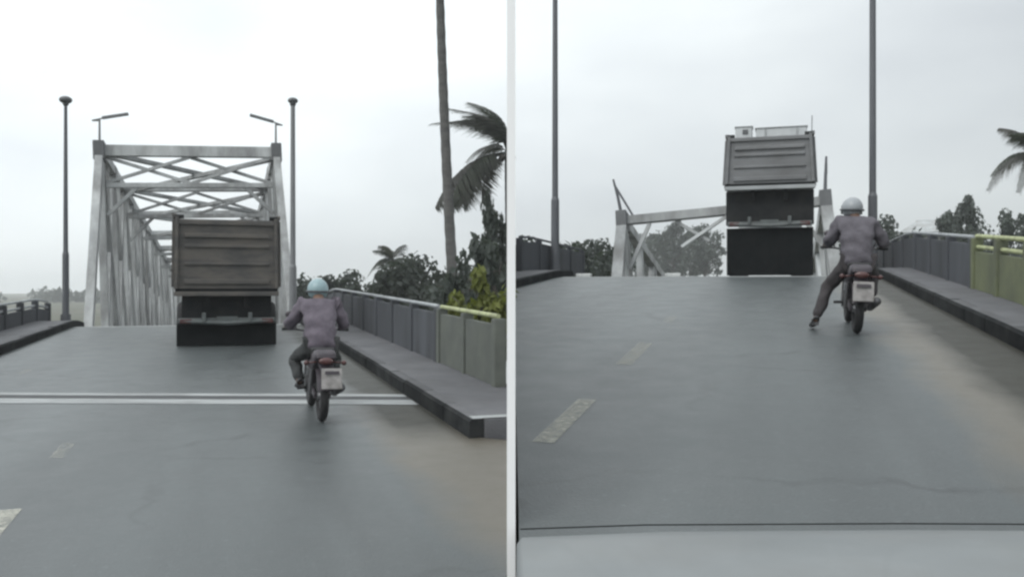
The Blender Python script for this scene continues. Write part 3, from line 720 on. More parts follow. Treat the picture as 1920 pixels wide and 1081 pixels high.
def rider(label, loc, rot, lean, legs, shirt, trousers, helmet, head_off=(0, 0, 0), lean_x=0.0):
    """legs: knee / ankle / toe for the left and right leg"""
    b = thing('person', label, 'person', loc, rot)
    lx = lean_x
    hip = Vector((0, 0.38, 0.90)); waist = Vector((lx * 0.3, 0.42, 1.04)); chest = Vector((lx * 0.7, 0.42 + lean * 0.6, 1.24)); neck = Vector((lx, 0.44 + lean, 1.42))
    head = neck + Vector((0, 0.06, 0.13)) + Vector(head_off)
    J = {'hip': (hip, (0.15, 0.12)), 'waist': (waist, (0.155, 0.11)), 'chest': (chest, (0.17, 0.12)), 'neck': (neck, 0.062),
         'head': (head, (0.085, 0.10)), 'crown': (head + Vector((0, 0.015, 0.10)), 0.065)}
    E_ = [('hip', 'waist'), ('waist', 'chest'), ('chest', 'neck'), ('neck', 'head'), ('head', 'crown')]
    SJ = {'tail': (hip + Vector((0, -0.05, -0.12)), (0.19, 0.15)), 'hip': (hip + Vector((0, -0.03, -0.01)), (0.20, 0.16)), 'waist': (waist, (0.205, 0.16)), 'chest': (chest, (0.215, 0.165)), 'neck': (neck + Vector((0, -0.01, -0.04)), (0.11, 0.095))}
    SE = [('tail', 'hip'), ('hip', 'waist'), ('waist', 'chest'), ('chest', 'neck')]
    TJ = {'hip': (hip + Vector((0, 0, -0.02)), (0.17, 0.14))}; TE = []
    for sg, n in ((-1, 'l'), (1, 'r')):
        sh = neck + Vector((sg * 0.19, -0.02, -0.07)); el = Vector((sg * 0.325, 0.42 + lean * 1.1, 1.12)); ha = Vector((sg * 0.35, 0.98, 1.03))
        wr = el + (ha - el) * 0.78
        J.update({'sh' + n: (sh, 0.062), 'el' + n: (el, 0.047), 'wr' + n: (wr, 0.032), 'pa' + n: (ha + Vector((0, -0.01, 0.03)), (0.042, 0.022))})
        E_ += [('chest', 'sh' + n), ('sh' + n, 'el' + n), ('el' + n, 'wr' + n), ('wr' + n, 'pa' + n)]
        # fingers curl over the grip, thumb below
        for k, (dx, ln) in enumerate(((-0.033, 0.8), (-0.011, 1.0), (0.011, 0.95), (0.033, 0.75))):
            p1 = ha + Vector((dx, 0.035, 0.035)); p2 = ha + Vector((dx, 0.055 * ln + 0.01, 0.005)); p3 = ha + Vector((dx, 0.038 * ln, -0.022))
            J.update({f'f{n}{k}a': (p1, 0.0095), f'f{n}{k}b': (p2, 0.0088), f'f{n}{k}c': (p3, 0.008)})
            E_ += [('pa' + n, f'f{n}{k}a'), (f'f{n}{k}a', f'f{n}{k}b'), (f'f{n}{k}b', f'f{n}{k}c')]
        J.update({f't{n}a': (ha + Vector((-sg * 0.048, 0.0, 0.012)), 0.0105), f't{n}b': (ha + Vector((-sg * 0.046, 0.03, -0.012)), 0.009)})
        E_ += [('pa' + n, f't{n}a'), (f't{n}a', f't{n}b')]
        SJ.update({'sh' + n: (sh, 0.105), 'el' + n: (el, 0.082), 'cu' + n: (el + (wr - el) * 0.72, 0.062)})
        SE += [('chest', 'sh' + n), ('sh' + n, 'el' + n), ('el' + n, 'cu' + n)]
        kn, an, to = (Vector(v) for v in legs[n])
        hp = hip + Vector((sg * 0.10, 0.03, -0.05))
        J.update({'hp' + n: (hp, 0.085), 'kn' + n: (kn, 0.062), 'an' + n: (an, 0.042), 'to' + n: (to, (0.042, 0.03))})
        E_ += [('hip', 'hp' + n), ('hp' + n, 'kn' + n), ('kn' + n, 'an' + n), ('an' + n, 'to' + n)]
        TJ.update({'hp' + n: (hp, 0.115), 'mid' + n: ((hp + kn) / 2, 0.098), 'kn' + n: (kn, 0.085), 'cf' + n: (kn + (an - kn) * 0.5, 0.076), 'an' + n: (kn + (an - kn) * 0.93, 0.062)})
        TE += [('hip', 'hp' + n), ('hp' + n, 'mid' + n), ('mid' + n, 'kn' + n), ('kn' + n, 'cf' + n), ('cf' + n, 'an' + n)]
        heel = an + (an - kn).normalized() * 0.03
        sj = {'heel': (heel + (heel - to) * 0.35, (0.045, 0.04)), 'mid': ((heel + to) / 2, (0.05, 0.042)), 'toe': (to + (to - heel) * 0.25, (0.044, 0.03)), 'top': (an + (kn - an) * 0.12, 0.045)}
        as_obj('shoe', skin_mesh(sj, [('heel', 'mid'), ('mid', 'toe'), ('heel', 'top')], 'heel', 2), 'shoe', b)
    as_obj('body', skin_mesh(J, E_, 'hip', 2), 'skin', b)
    as_obj('shirt', skin_mesh(SJ, SE, 'chest', 3, 0.017, 3), shirt, b)
    as_obj('trousers', skin_mesh(TJ, TE, 'hip', 3, 0.010, 5), trousers, b)
    # helmet
    hm = MB().sphere(head + Vector((0, 0.015, 0.045)), 0.135, (0.98, 1.16, 1.05), 24, 16)
    cut = head.z - 0.055
    for v in hm.bm.verts:
        if v.co.z < cut: v.co.z = cut + (v.co.z - cut) * 0.12
    h_ = hm.build('helmet', helmet, b, True)
    bd = MB().torus((0, 0, 0), 0.139, 0.014, n=28, k=8).build('helmet_band', 'band', h_, True)
    bd.rotation_euler = (0, R_(90), 0); bd.scale = (1, 1.15, 1.0); bd.location = head + Vector((0, 0.015, 0.02))
    vz = MB(); vv = []
    for i in range(13):
        a = R_(20 + 140 * i / 12); x, y = math.cos(a), math.sin(a)
        vv.append((vz.bm.verts.new(head + Vector((0.140 * x, 0.015 + 0.165 * y, 0.075))), vz.bm.verts.new(head + Vector((0.140 * x, 0.02 + 0.172 * y, -0.035)))))
    for a, c in zip(vv, vv[1:]): vz.bm.faces.new((a[0], c[0], c[1], a[1]))
    vz.build('visor', 'glass', h_, True)
    # face under the visor: brow, nose, mouth, ears, eyes
    fc = head + Vector((0, 0.10, -0.01))
    MB().sphere(fc + Vector((0, 0.02, -0.01)), 0.016, (0.8, 1.3, 1.6), 10, 8).build('nose', 'skin', b, True)
    MB().sphere(fc + Vector((0, 0.0, -0.055)), 0.02, (1.4, 0.5, 0.35), 10, 8).build('mouth', 'trousers_r', b, True)
    for sg in (-1, 1):
        MB().sphere(fc + Vector((sg * 0.032, -0.002, 0.02)), 0.011, (1.2, 0.8, 0.8), 10, 8).build('eye', 'plate', b, True)
        MB().sphere(head + Vector((sg * 0.088, 0.0, -0.01)), 0.025, (0.4, 0.8, 1.2), 10, 8).build('ear', 'skin', b, True)
    return b

def motorcycle(label, loc, rot, plate_x=0.0):
    b = thing('motorcycle', label, 'motorcycle', loc, rot)
    for y in (0.0, 1.26):
        t = MB().torus((0, 0, 0), 0.245, 0.055, n=36, k=12, flat=0.95).build('wheel', 'tyre', b, True); t.location = (0, y, 0.30)
        MB().torus((0, 0, 0), 0.195, 0.018, n=32, k=8).cyl((-0.06, 0, 0), (0.06, 0, 0), 0.045, None, 14).build('rim', 'bike_metal', t, True)
        sp = MB()
        for k in range(6):
            a = k * math.pi / 3; sp.beam((0, 0.03 * math.cos(a), 0.03 * math.sin(a)), (0, 0.19 * math.cos(a), 0.19 * math.sin(a)), 0.03, 0.02)
        sp.build('spoke', 'bike_metal', t)
    # tail, mudguard, plate, lamps
    MB().prism([(-0.22, 0.74), (-0.26, 0.80), (-0.18, 0.86), (0.15, 0.84), (0.72, 0.74), (0.72, 0.55), (0.30, 0.56), (-0.02, 0.66)], -0.12, 0.12, 0.04).build('tail_fairing', 'bike', b, True)
    gm = MB(); ring = []
    for i in range(11):
        a = R_(20 + 140 * i / 10); y, z = math.cos(a), math.sin(a)
        ring.append([gm.bm.verts.new((x, -0.335 * -y * -1 if False else -0.335 * y * -1 * -1, 0.30 + 0.345 * z - abs(x) * 0.25)) for x in (-0.095, -0.05, 0.05, 0.095)])
    for p, q in zip(ring, ring[1:]):
        for j in range(3): gm.bm.faces.new((p[j], p[j + 1], q[j + 1], q[j]))
    gm.build('rear_mudguard', 'bike', b, True)
    fm = MB(); ring = []
    for i in range(9):
        a = R_(35 + 120 * i / 8)
        ring.append([fm.bm.verts.new((x, 1.26 - 0.33 * math.cos(a), 0.30 + 0.33 * math.sin(a) - abs(x) * 0.25)) for x in (-0.07, -0.03, 0.03, 0.07)])
    for p, q in zip(ring, ring[1:]):
        for j in range(3): fm.bm.faces.new((p[j], p[j + 1], q[j + 1], q[j]))
    fm.build('front_mudguard', 'bike', b, True)
    pc = MB().box((plate_x, -0.36, 0.545), (0.235, 0.014, 0.24), Matrix.Rotation(R_(-14), 3, 'X'), 0.01).build('number_plate', 'plate', b)
    MB().box((plate_x, -0.370, 0.615), (0.16, 0.012, 0.035), Matrix.Rotation(R_(-14), 3, 'X')).build('plate_mark', 'bike', pc)
    MB().box((plate_x, -0.358, 0.515), (0.17, 0.012, 0.06), Matrix.Rotation(R_(-14), 3, 'X')).build('plate_mark', 'bike_metal', pc)
    MB().beam((0, -0.12, 0.70), (plate_x, -0.33, 0.56), 0.16, 0.03).build('plate_bracket', 'bike', b)
    MB().sphere((0, -0.265, 0.735), 0.07, (1.25, 0.45, 0.6), 14, 8).build('tail_lamp', 'red_lens', b, True)
    for sg in (-1, 1):
        MB().tube([(sg * 0.08, -0.16, 0.72), (sg * 0.19, -0.18, 0.71)], 0.012, 6).sphere((sg * 0.215, -0.185, 0.71), 0.03, (1, 0.9, 1), 10, 8).build('indicator', 'red_lens', b, True)
        MB().tube([(sg * 0.13, 0.0, 0.62), (sg * 0.15, 0.02, 0.30)], 0.024, 10).build('shock_absorber', 'bike_metal', b)
        MB().beam((sg * 0.085, 0.0, 0.30), (sg * 0.085, 0.55, 0.36), 0.03, 0.06, 0.008).build('swing_arm', 'bike', b)
        MB().tube([(sg * 0.085, 1.26, 0.30), (sg * 0.085, 1.05, 0.88)], 0.024, 10).build('fork_leg', 'bike_metal', b)
        MB().tube([(sg * 0.06, 0.52, 0.34), (sg * 0.25, 0.52, 0.33)], 0.018, 8).build('foot_peg', 'tyre', b)
        MB().cyl((sg * 0.28, 0.985, 1.025), (sg * 0.42, 0.975, 1.02), 0.019, None, 12).build('grip', 'tyre', b)
        MB().tube([(sg * 0.24, 1.0, 1.03), (sg * 0.30, 0.98, 1.18)], 0.008, 6).sphere((sg * 0.32, 0.97, 1.21), 0.055, (1.25, 0.35, 0.8), 12, 8).build('mirror', 'bike', b, True)
    MB().tube([(-0.30, 0.985, 1.025), (-0.12, 1.02, 1.0), (0, 1.03, 0.97), (0.12, 1.02, 1.0), (0.30, 0.985, 1.025)], 0.014, 8).build('handlebar', 'bike_metal', b)
    MB().prism([(-0.10, 0.85), (-0.02, 0.875), (0.35, 0.84), (0.66, 0.80), (0.70, 0.74), (0.1, 0.78)], -0.13, 0.13, 0.03).build('seat', 'tyre', b, True)
    MB().prism([(0.62, 0.80), (0.78, 0.92), (0.98, 0.90), (1.02, 0.74), (0.70, 0.66)], -0.13, 0.13, 0.06).build('fuel_tank', 'bike', b, True)
    MB().box((0, 0.66, 0.44), (0.24, 0.36, 0.32), None, 0.04).cyl((-0.15, 0.6, 0.38), (0.15, 0.6, 0.38), 0.11, None, 16).build('engine', 'bike_metal', b)
    MB().tube([(0.10, 0.85, 0.36), (0.15, 0.6, 0.26), (0.17, 0.3, 0.30), (0.19, -0.18, 0.42)], [0.025, 0.025, 0.045, 0.052], 12).build('exhaust', 'bike_metal', b, True)
    MB().sphere((0, 1.10, 0.90), 0.10, (1.0, 0.7, 1.0), 14, 10).build('headlamp', 'lens', b, True)
    return b
legs_l = {'l': ((-0.27, 0.78, 0.66), (-0.22, 0.50, 0.40), (-0.23, 0.66, 0.345)), 'r': ((0.23, 0.78, 0.68), (0.19, 0.50, 0.40), (0.20, 0.66, 0.345))}
legs_r = {'l': ((-0.33, 0.55, 0.52), (-0.47, 0.30, 0.10), (-0.50, 0.46, 0.022)), 'r': ((0.23, 0.78, 0.68), (0.19, 0.50, 0.40), (0.20, 0.66, 0.345))}
ml_loc, ml_rot = LP.loc(10.25, 1.12), LP.rot(0.021, R_(1.5))
motorcycle('dark motorcycle under the mauve shirted rider on the left road', ml_loc, ml_rot, 0.06)
rider('person in mauve shirt riding hunched on the motorcycle behind the left truck', ml_loc, ml_rot, 0.27, legs_l, 'shirt_l', 'trousers', 'helmet_l', (0, 0.05, -0.06))
mr_loc, mr_rot = RP.loc(11.3, 1.00), RP.rot(0.075, R_(2.5))
motorcycle('dark motorcycle leaning under the grey shirted rider on the right road', mr_loc, mr_rot, 0.02)
rider('person in grey shirt on a motorcycle dragging one foot on the right road', mr_loc, mr_rot, 0.16, legs_r, 'shirt_r', 'trousers_r', 'helmet_r', (-0.03, 0.02, -0.05), -0.04)

# ---------------------------------------------------------------- car whose bonnet shows at the bottom right
def car():
    g = RP.m * RP.ca
    zg = RP.zr(2.0) - 0.02
    b = thing('car', 'silver grey car bonnet along the bottom edge of the right road', 'car', (0.914, 1.0, zg - 0.094), (R_(1.2), 0, 0))
    W2 = 0.905                                        # half width; local y = 0 at the windscreen foot
    # body side outline (y, z), nose at y = 1.08
    st = [(-3.25, 0.32, 0.62, 0.78), (-3.1, 0.25, 0.84, 0.84), (-2.4, 0.22, 0.88, 0.88), (-1.2, 0.2, 0.86, 0.90), (-0.1, 0.2, 0.855, 0.90), (0.25, 0.2, 0.845, 0.905), (0.60, 0.2, 0.83, 0.905), (0.86, 0.22, 0.805, 0.905), (1.0, 0.26, 0.775, 0.905), (1.04, 0.32, 0.70, 0.90), (1.06, 0.42, 0.52, 0.89)]
    bm = MB(); rings = []
    for y, z0, z1, hw in st:
        ring = []
        for u, v in ((-0.9, 0), (-1, 0.3), (-1.0, 0.75), (-0.998, 0.96), (-0.985, 0.99), (-0.6, 1.01), (0, 1.015), (0.6, 1.01), (0.985, 0.99), (0.998, 0.96), (1, 0.75), (1, 0.3), (0.9, 0)):
            ring.append(bm.bm.verts.new((u * hw, y - 0.015 * abs(u) ** 3 * (1 if y > 0.9 else 0), z0 + (z1 - z0) * v)))
        rings.append(ring)
    for p, q in zip(rings, rings[1:]):
        for i in range(12): bm.bm.faces.new((p[i], p[i + 1], q[i + 1], q[i]))
    for p in rings: bm.bm.faces.new((p[0], p[-1], p[-2], p[1])) if False else None
    bm.bm.faces.new(rings[0]); bm.bm.faces.new(list(reversed(rings[-1])))
    body = bm.build('body', 'car_paint', b, True)
    MB().prism([(-2.9, 0.86), (-2.2, 1.17), (-1.7, 1.24), (-0.95, 1.235), (-0.78, 1.19), (-0.12, 0.86)], -0.70, 0.70, 0.06).build('cabin', 'car_paint', b)
    MB().prism([(-0.76, 1.175), (-0.10, 0.865), (-0.07, 0.868), (-0.74, 1.195)], -0.62, 0.62).build('windscreen', 'glass', b)
    MB().tube([(-0.895, 1.012, 0.781), (-0.6, 1.022, 0.788), (0, 1.026, 0.790), (0.6, 1.022, 0.788), (0.895, 1.012, 0.781)], 0.0016, 6).build('bonnet_shadow_line', 'rubber', b)  # thin black strip added to draw the shadow line at the bonnet edge
    for sg in (-1, 1):
        MB().prism([(-2.2, 0.92), (-1.95, 1.15), (-0.95, 1.16), (-0.42, 0.92)], sg * 0.695, sg * 0.71).build('side_window', 'glass', b)
        MB().box((sg * 0.62, 1.02, 0.62), (0.40, 0.10, 0.14), None, 0.03).build('headlight', 'lens', b)
        for y in (0.45, -2.35): wheel(b, (sg * 0.78, y, 0.30), 0.30, 0.22, 0.19)
    MB().box((0, 1.07, 0.34), (1.5, 0.06, 0.14), None, 0.02).build('bumper', 'truck_frame', b)
    MB().box((0, 1.06, 0.56), (0.7, 0.04, 0.11), None, 0.01).build('grille', 'truck_frame', b)
    return b
car()

# ---------------------------------------------------------------- vegetation
def crown_mesh(name, seed, clumps, leaves, rad, leaf, m_, flat=1.0):
    r = np.random.default_rng(seed); V = []; F = []
    cs = []
    while len(cs) < clumps:
        p = r.uniform(-1, 1, 3)
        d = np.linalg.norm(p)
        if 0.25 < d < 1: cs.append(p * np.array([rad, rad, rad * flat]) * (0.75 + 0.35 * r.random()))
    for c in cs:
        cr = rad * r.uniform(0.16, 0.34)
        for _ in range(leaves):
            p = r.normal(size=3); p /= np.linalg.norm(p)
            o = c + p * cr * r.uniform(0.45, 1.05)
            n = p + r.normal(size=3) * 0.7 + np.array([0, 0, 0.5]); n /= np.linalg.norm(n)
            u = np.cross(n, r.normal(size=3)); u /= np.linalg.norm(u); w = np.cross(n, u)
            l = leaf * r.uniform(0.6, 1.4); k = len(V)
            V += [o - u * l * 0.5, o + w * l * 0.32 + n * l * 0.1, o + u * l * 0.5, o - w * l * 0.32 + n * l * 0.1]
            F.append((k, k + 1, k + 2, k + 3))
    me = bpy.data.meshes.new(name); me.from_pydata([tuple(v) for v in V], [], F); me.materials.append(M[m_]); return me
def trunk_mesh(seed, h, r0, spread):
    rr = random.Random(seed); mb = MB()
    p = [Vector((0, 0, -0.6))]
    for i in range(1, 6): p.append(Vector((rr.uniform(-.12, .12) * i * 0.5, rr.uniform(-.12, .12) * i * 0.5, h * i / 5)))
    mb.tube(p, [r0 * (1.15 - 0.16 * i) for i in range(6)], 8)
    for k in range(7):
        a = k * 0.9 + rr.uniform(-.3, .3); st = p[2] + (p[5] - p[2]) * rr.uniform(0.1, 0.95)
        e = st + Vector((math.cos(a), math.sin(a), rr.uniform(0.5, 1.1))) * spread * rr.uniform(0.5, 0.9)
        mb.tube([st, (st + e) / 2 + Vector((0, 0, 0.12)), e], [r0 * 0.4, r0 * 0.28, r0 * 0.1], 6)
    return mb
TREES = []
for k, (seed, mm, fl) in enumerate(((11, 'leaf_dark', 0.85), (12, 'leaf_grey', 1.0), (13, 'leaf_dark', 0.7), (14, 'leaf_grey', 1.15))):
    TREES.append((crown_mesh('crown', seed, 46, 75, 2.6, 0.34, mm, fl), seed))
trunks = []
for cm, seed in TREES:
    o = trunk_mesh(seed, 5.0, 0.2, 2.4).build('trunk', 'bark'); trunks.append(o.data); bpy.data.objects.remove(o)
def tree(px, D, base, top, k, label, group, w=1.0):
    """stands D metres ahead on the bearing of column px"""
    x = (px - 960) / 1600 * D
    base = terr(x, D) if base is None else base
    b = thing('tree', label, 'tree', (x, D, base), (0, 0, (px * 7.3 + D) % 6.28), group)
    h = top - base; sc = h / 7.4
    t = link('trunk', trunks[k], b); t.scale = (sc, sc, sc)
    c = link('crown', TREES[k][0], b); c.location = (0, 0, 4.9 * sc); c.scale = (sc * w, sc * w, sc)
    return b
G1 = 'trees beyond the left road'; G2 = 'trees beyond the right road'
tree(575, 78, None, 3.0, 0, 'round tree just right of the pale lamp pole by the standing bridge', G1, 0.8)
tree(655, 70, None, 2.6, 1, 'grey tree showing above the parapet just right of the left rider', G1, 1.0)
tree(700, 62, None, 2.4, 2, 'low spreading tree under the small far palm', G1, 1.0)
tree(775, 55, None, 4.0, 0, 'dark rounded tree between the small far palm and the tall palm trunk', G1, 0.95)
tree(812, 52, None, 2.6, 2, 'dark tree just left of the tall palm trunk', G1, 0.7)
tree(925, 30, None, 4.6, 3, 'loose leafy tree beside the white divider under the drooping palm fronds', G1, 0.28)
tree(872, 48, None, 2.4, 1, 'grey green tree behind the foot of the tall palm trunk', G1, 0.8)
for i, (px, D, top, k, w, lab) in enumerate((
    (985, 60, 4.7, 1, 0.9, 'grey tree beside the white divider on the right road side'),
    (1040, 64, 5.5, 2, 1.0, 'dark tree behind the foot of the left tall lamp pole'),
    (1090, 58, 4.3, 1, 0.9, 'dark tree between the left tall lamp pole and the sunken bridge post'),
    (1130, 66, 4.8, 1, 0.8, 'grey tree touching the sunken bridge post'),
    (1200, 205, 14.0, 1, 0.9, 'hazy tree seen through the left half of the sunken portal'),
    (1262, 215, 17.5, 3, 0.9, 'tallest hazy tree seen through the sunken portal'),
    (1232, 230, 15.5, 3, 1.0, 'hazy tree between the two nearer trees in the sunken portal'),
    (1292, 235, 16.5, 1, 1.0, 'hazy tree behind the torn brace of the sunken portal'),
    (1322, 200, 16.0, 1, 0.9, 'hazy tree just left of the grey dump truck'),
    (1575, 60, 5.4, 0, 0.8, 'dark tree between the grey dump truck and the right rider'),
    (1660, 62, 6.4, 1, 0.75, 'grey tree right of the lamp pole behind the right rider'),
    (1690, 70, 6.6, 2, 0.75, 'low tree left of the pale roofed house'),
    (1795, 74, 8.9, 3, 0.55, 'tall narrow tree just right of the pale roofed house'),
    (1830, 66, 6.3, 0, 0.6, 'small tree above the start of the yellow rails'),
    (1890, 62, 6.9, 1, 0.55, 'grey tree behind the yellow rails near the right edge'))):
    tree(px, D, None, top, k, lab, G2, w)

# bushes close behind the parapets
bush_l = crown_mesh('foliage', 31, 30, 90, 0.9, 0.16, 'leaf_lime', 0.85)
bush_g = crown_mesh('foliage', 32, 22, 60, 0.9, 0.18, 'leaf_grey', 1.1)
bst = trunk_mesh(8, 1.1, 0.05, 0.7).build('stem', 'bark'); bush_stem = bst.data; bpy.data.objects.remove(bst)
def bush(x, y, z, sc, me, label, group, w=1.0):
    b = thing('bush', label, 'bush', (x, y, z), (0, 0, x * 3.1), group)
    s_ = link('stem', bush_stem, b); s_.scale = (sc, sc, sc)
    f_ = link('foliage', me, b); f_.location = (0, 0, 0.95 * sc); f_.scale = (sc * w, sc * w, sc)
    return b
GB = 'bushes behind the parapets'
bush(-0.72, 16.6, -0.55, 1.42, bush_l, 'yellow green bush against the white divider behind the olive parapet', GB, 0.62)
bush(-1.25, 19.6, -0.6, 1.18, bush_l, 'small yellow green bush behind the yellow green top rail', GB, 0.75)
bush(-0.95, 23.5, -0.6, 2.0, bush_g, 'loose grey green bush above the yellow green bush', GB, 0.5)
bush(9.3, 15.2, 0.3, 1.0, bush_l, 'yellow green bush behind the yellow rails at the right edge', GB)
bush(10.3, 17.6, 0.3, 1.05, bush_l, 'yellow green bush behind the start of the yellow rails', GB)

# palms
def frond_mesh(seed, L, droop, m_, wid=0.55):
    r = random.Random(seed); mb = MB(); n = 16; pts = []
    for i in range(n + 1):
        f = i / n
        pts.append(Vector((L * (f - 0.18 * droop * f * f), 0.06 * math.sin(seed + f * 3) * L * f, L * (0.42 * f - droop * f * f))))
    mb.tube(pts, [0.035 * (1 - 0.8 * i / n) + 0.004 for i in range(n + 1)], 5)
    for i in range(int(n * 3.0)):
        f = 0.12 + 0.88 * i / (n * 3.0); q = f * n; k = min(int(q), n - 1)
        p = pts[k].lerp(pts[k + 1], q - k); d = (pts[k + 1] - pts[k]).normalized()
        ln = wid * (math.sin(math.pi * min(1, 0.12 + f * 0.85)) ** 0.7) * r.uniform(0.8, 1.1) * L / 4
        side = d.cross(Vector((0, 0, 1))).normalized()
        for sg in (-1, 1):
            o = (side * sg + d * 0.55).normalized() * ln * 0.5
            m1 = p + o + Vector((0, 0, 0.03)); e = p + o * 1.75 + Vector((0, 0, -ln * r.uniform(0.5, 0.95)))
            w = d * 0.045 * L / 4
            a = [mb.bm.verts.new(v) for v in (p - w * .6, p + w * .6, m1 + w, m1 - w)]
            mb.bm.faces.new(a)
            b_ = mb.bm.verts.new(e); mb.bm.faces.new((a[3], a[2], b_))
    o = mb.build('frond', m_); me = o.data; bpy.data.objects.remove(o); return me
FR = [frond_mesh(1, 4.0, 0.62, 'frond', 1.25), frond_mesh(2, 4.0, 0.88, 'frond', 1.2), frond_mesh(3, 4.0, 0.45, 'frond_dry', 1.2), frond_mesh(4, 4.0, 1.15, 'frond_dry', 1.2)]
def palm(label, base, top, r0, r1, fronds, scale, group, bend=0.3):
    b = thing('palm_tree', label, 'palm tree', base, (0, 0, 0), group)
    base, top = Vector(base), Vector(top); d = top - base
    pts = [Vector((d.x * (i / 9), d.y * (i / 9), d.z * i / 9)) + Vector((bend * math.sin(math.pi * i / 9), 0, 0)) for i in range(10)]
    tb = MB(); rs = []
    fine = []
    for i in range(55):
        q = i / 54 * 9; k = min(int(q), 8); fine.append(pts[k].lerp(pts[k + 1], q - k)); rs.append((r0 + (r1 - r0) * i / 54) * (1.05 if i % 2 else 0.97))
    tb.tube(fine, rs, 10).build('trunk', 'palm_bark', b, True)
    for az, tilt, k, s in fronds:
        f = link('frond', FR[k], b); f.location = d
        f.rotation_euler = Euler((0, -R_(tilt), R_(az)), 'XYZ'); f.scale = (s * scale,) * 3
    for k in range(5):
        a = k * 1.26; n_ = MB().sphere((0, 0, 0), 0.13, (1, 1, 1.2), 10, 8).build('coconut', 'bark', b, True)
        n_.location = d + Vector((math.cos(a) * 0.26, math.sin(a) * 0.26, -0.25))
    return b
ring = [(k * 360 / 15 + (k * 37 % 17), (k * 29 % 60) - 12, k % 4, 0.85 + 0.05 * (k % 4)) for k in range(15)]
GP = 'palms around the roads'
xw = lambda px, D: (px - 960) / 1600 * D
# tall leaning trunk by the left road
palm('tall bare palm trunk leaning left above the left parapet', (xw(862, 28), 28, terr(xw(862, 28), 28) - 0.3), (xw(818, 28), 28, 15.5), 0.20, 0.12, ring, 0.9, GP, -0.10)
# palm against the added divider, fronds on its free side
palm('palm behind the white divider with dark drooping fronds over the left road', (xw(957, 36), 36, -4.5), (xw(950, 36), 36, 7.35), 0.12, 0.10,
     [(180, -36, 2, 1.12), (176, -42, 2, 1.0), (187, -34, 0, 1.02), (193, -46, 2, 0.95), (171, -40, 0, 0.9), (183, -30, 2, 0.85), (183, 62, 3, 0.85), (192, 75, 3, 0.8), (172, 68, 1, 0.7), (178, 55, 1, 0.8), (186, 80, 1, 0.75), (205, 25, 3, 0.5), (178, -62, 2, 0.7), (158, 20, 3, 0.5)], 0.92, GP, 0.0)
# small palm among the far trees
palm('small far palm above the dark trees beyond the left parapet', (xw(742, 66), 66, -6.3), (xw(736, 66), 66, 3.7), 0.14, 0.10, ring[:11], 0.55, GP, 0.2)
# palm at the right edge
palm('palm frond reaching in at the right edge above the yellow rails', (xw(1962, 30), 30, 0.5), (xw(1958, 30), 30, 6.2), 0.16, 0.11, ring, 0.52, GP, 0.1)

# far wood along the horizon
r = np.random.default_rng(9); V = []; F = []
for i in range(260):
    x = r.uniform(-750, 750); y = r.uniform(430, 560); R0 = r.uniform(3, 6); zc = -6 + R0 * 0.6
    for _ in range(60):
        p = r.normal(size=3); p /= np.linalg.norm(p); o = np.array([x, y, zc]) + p * np.array([R0 * 1.6, R0, R0 * 0.8]) * r.uniform(0.6, 1)
        n = p + r.normal(size=3) * 0.5; n /= np.linalg.norm(n); u = np.cross(n, r.normal(size=3)); u /= np.linalg.norm(u); w = np.cross(n, u); l = 2.0; k = len(V)
        V += [tuple(o - u * l), tuple(o + w * l * .7), tuple(o + u * l), tuple(o - w * l * .7)]; F.append((k, k + 1, k + 2, k + 3))
me = bpy.data.meshes.new('far_wood'); me.from_pydata(V, [], F); me.materials.append(M['leaf_dark'])
tag(link('far_wood', me), 'thin line of far trees along the horizon', 'wood', kind='stuff')

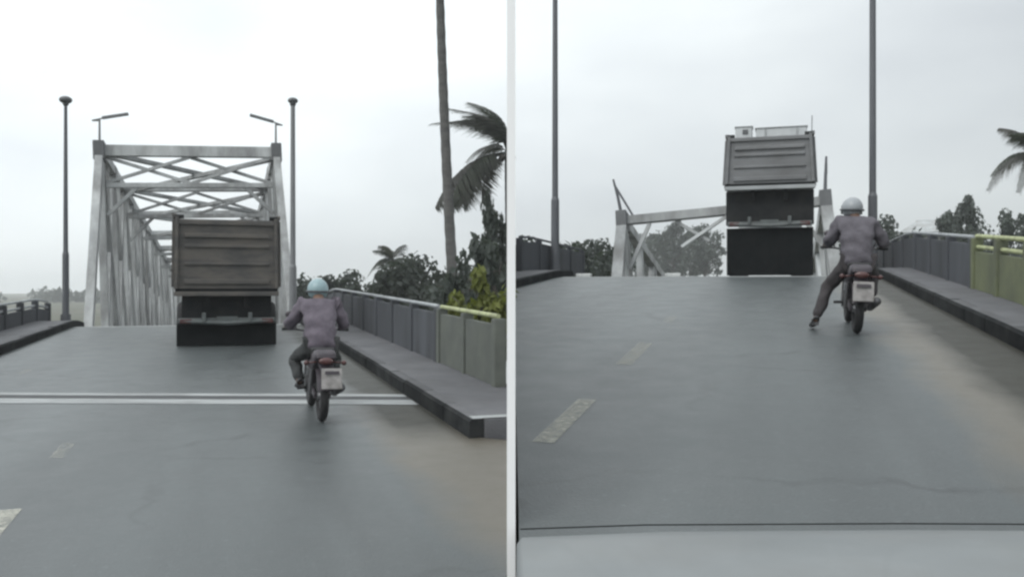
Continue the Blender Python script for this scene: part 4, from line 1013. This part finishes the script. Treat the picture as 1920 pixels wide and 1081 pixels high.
# ---------------------------------------------------------------- house behind the right parapet
def house():
    D = 82; x = xw(1738, D); z = terr(x, D)
    b = thing('house', 'low house with pale sheet metal roof behind the right parapet', 'house', (x, D, 0), (0, 0, -RP.a - 0.1))
    e, rg, w, l = 6.75, 8.05, 2.7, 3.4
    MB().box((0, 0, (z - 0.5 + e) / 2), (2 * w - 0.6, 2 * l - 0.6, e - z + 0.5)).build('wall', 'housewall', b)
    rb = MB(); v = [rb.bm.verts.new(p) for p in ((-w, -l, e), (w, -l, e), (w, l, e), (-w, l, e), (-w * .35, -l * .2, rg), (w * .35, -l * .2, rg), (w * .35, l * .2, rg), (-w * .35, l * .2, rg))]
    for f in ((0, 1, 5, 4), (1, 2, 6, 5), (2, 3, 7, 6), (3, 0, 4, 7), (4, 5, 6, 7), (3, 2, 1, 0)): rb.bm.faces.new([v[k] for k in f])
    ro = rb.build('roof', 'roof', b)
    MB().box((0, -l - 0.03, e), (2 * w + 0.1, 0.05, 0.22)).build('fascia', 'truck_pale', ro)
    MB().tube([(-w * .35, 0, rg + 0.03), (w * .35, 0, rg + 0.03)], 0.1, 8).build('ridge_cap', 'truck_pale', ro)
    for k in (-1.2, 1.2):
        f = MB().box((k, -l + 0.27, e - 1.1), (0.9, 0.08, 0.9)).build('window', 'truck_pale', b)
        MB().box((k, -l + 0.23, e - 1.1), (0.74, 0.05, 0.74)).build('pane', 'glass', f)
house()

# white painted blocks on the crest of the right road
for px_t, s, lab in ((-2.55, 23.3, 'small white block on the crest left of the grey truck'), (-5.0, 23.3, 'small white block at the foot of the sunken bridge post')):
    b = MB().box((0, 0, 0.04), (0.42, 0.22, 0.10), None, 0.02).build('marker_block', 'white_paint')
    b.location = RP.loc(s, px_t, 0); b.rotation_euler = RP.rot(); tag(b, lab, 'block')

# ---------------------------------------------------------------- haze
hz = MB().box((0, 575, 3.0), (2640, 1470, 30)).build('haze', 'plain_white')
hm_ = bpy.data.materials.new('haze'); hm_.use_nodes = True
t = hm_.node_tree; t.nodes.clear()
o_ = t.nodes.new('ShaderNodeOutputMaterial'); pv = t.nodes.new('ShaderNodeVolumePrincipled')
pv.inputs['Color'].default_value = (0.93, 0.95, 0.96, 1); pv.inputs['Density'].default_value = 0.0007
pv.inputs['Anisotropy'].default_value = 0.2
t.links.new(pv.outputs[0], o_.inputs['Volume'])
hz.data.materials.clear(); hz.data.materials.append(hm_)
tag(hz, 'pale overcast haze filling the air', 'haze', kind='stuff')
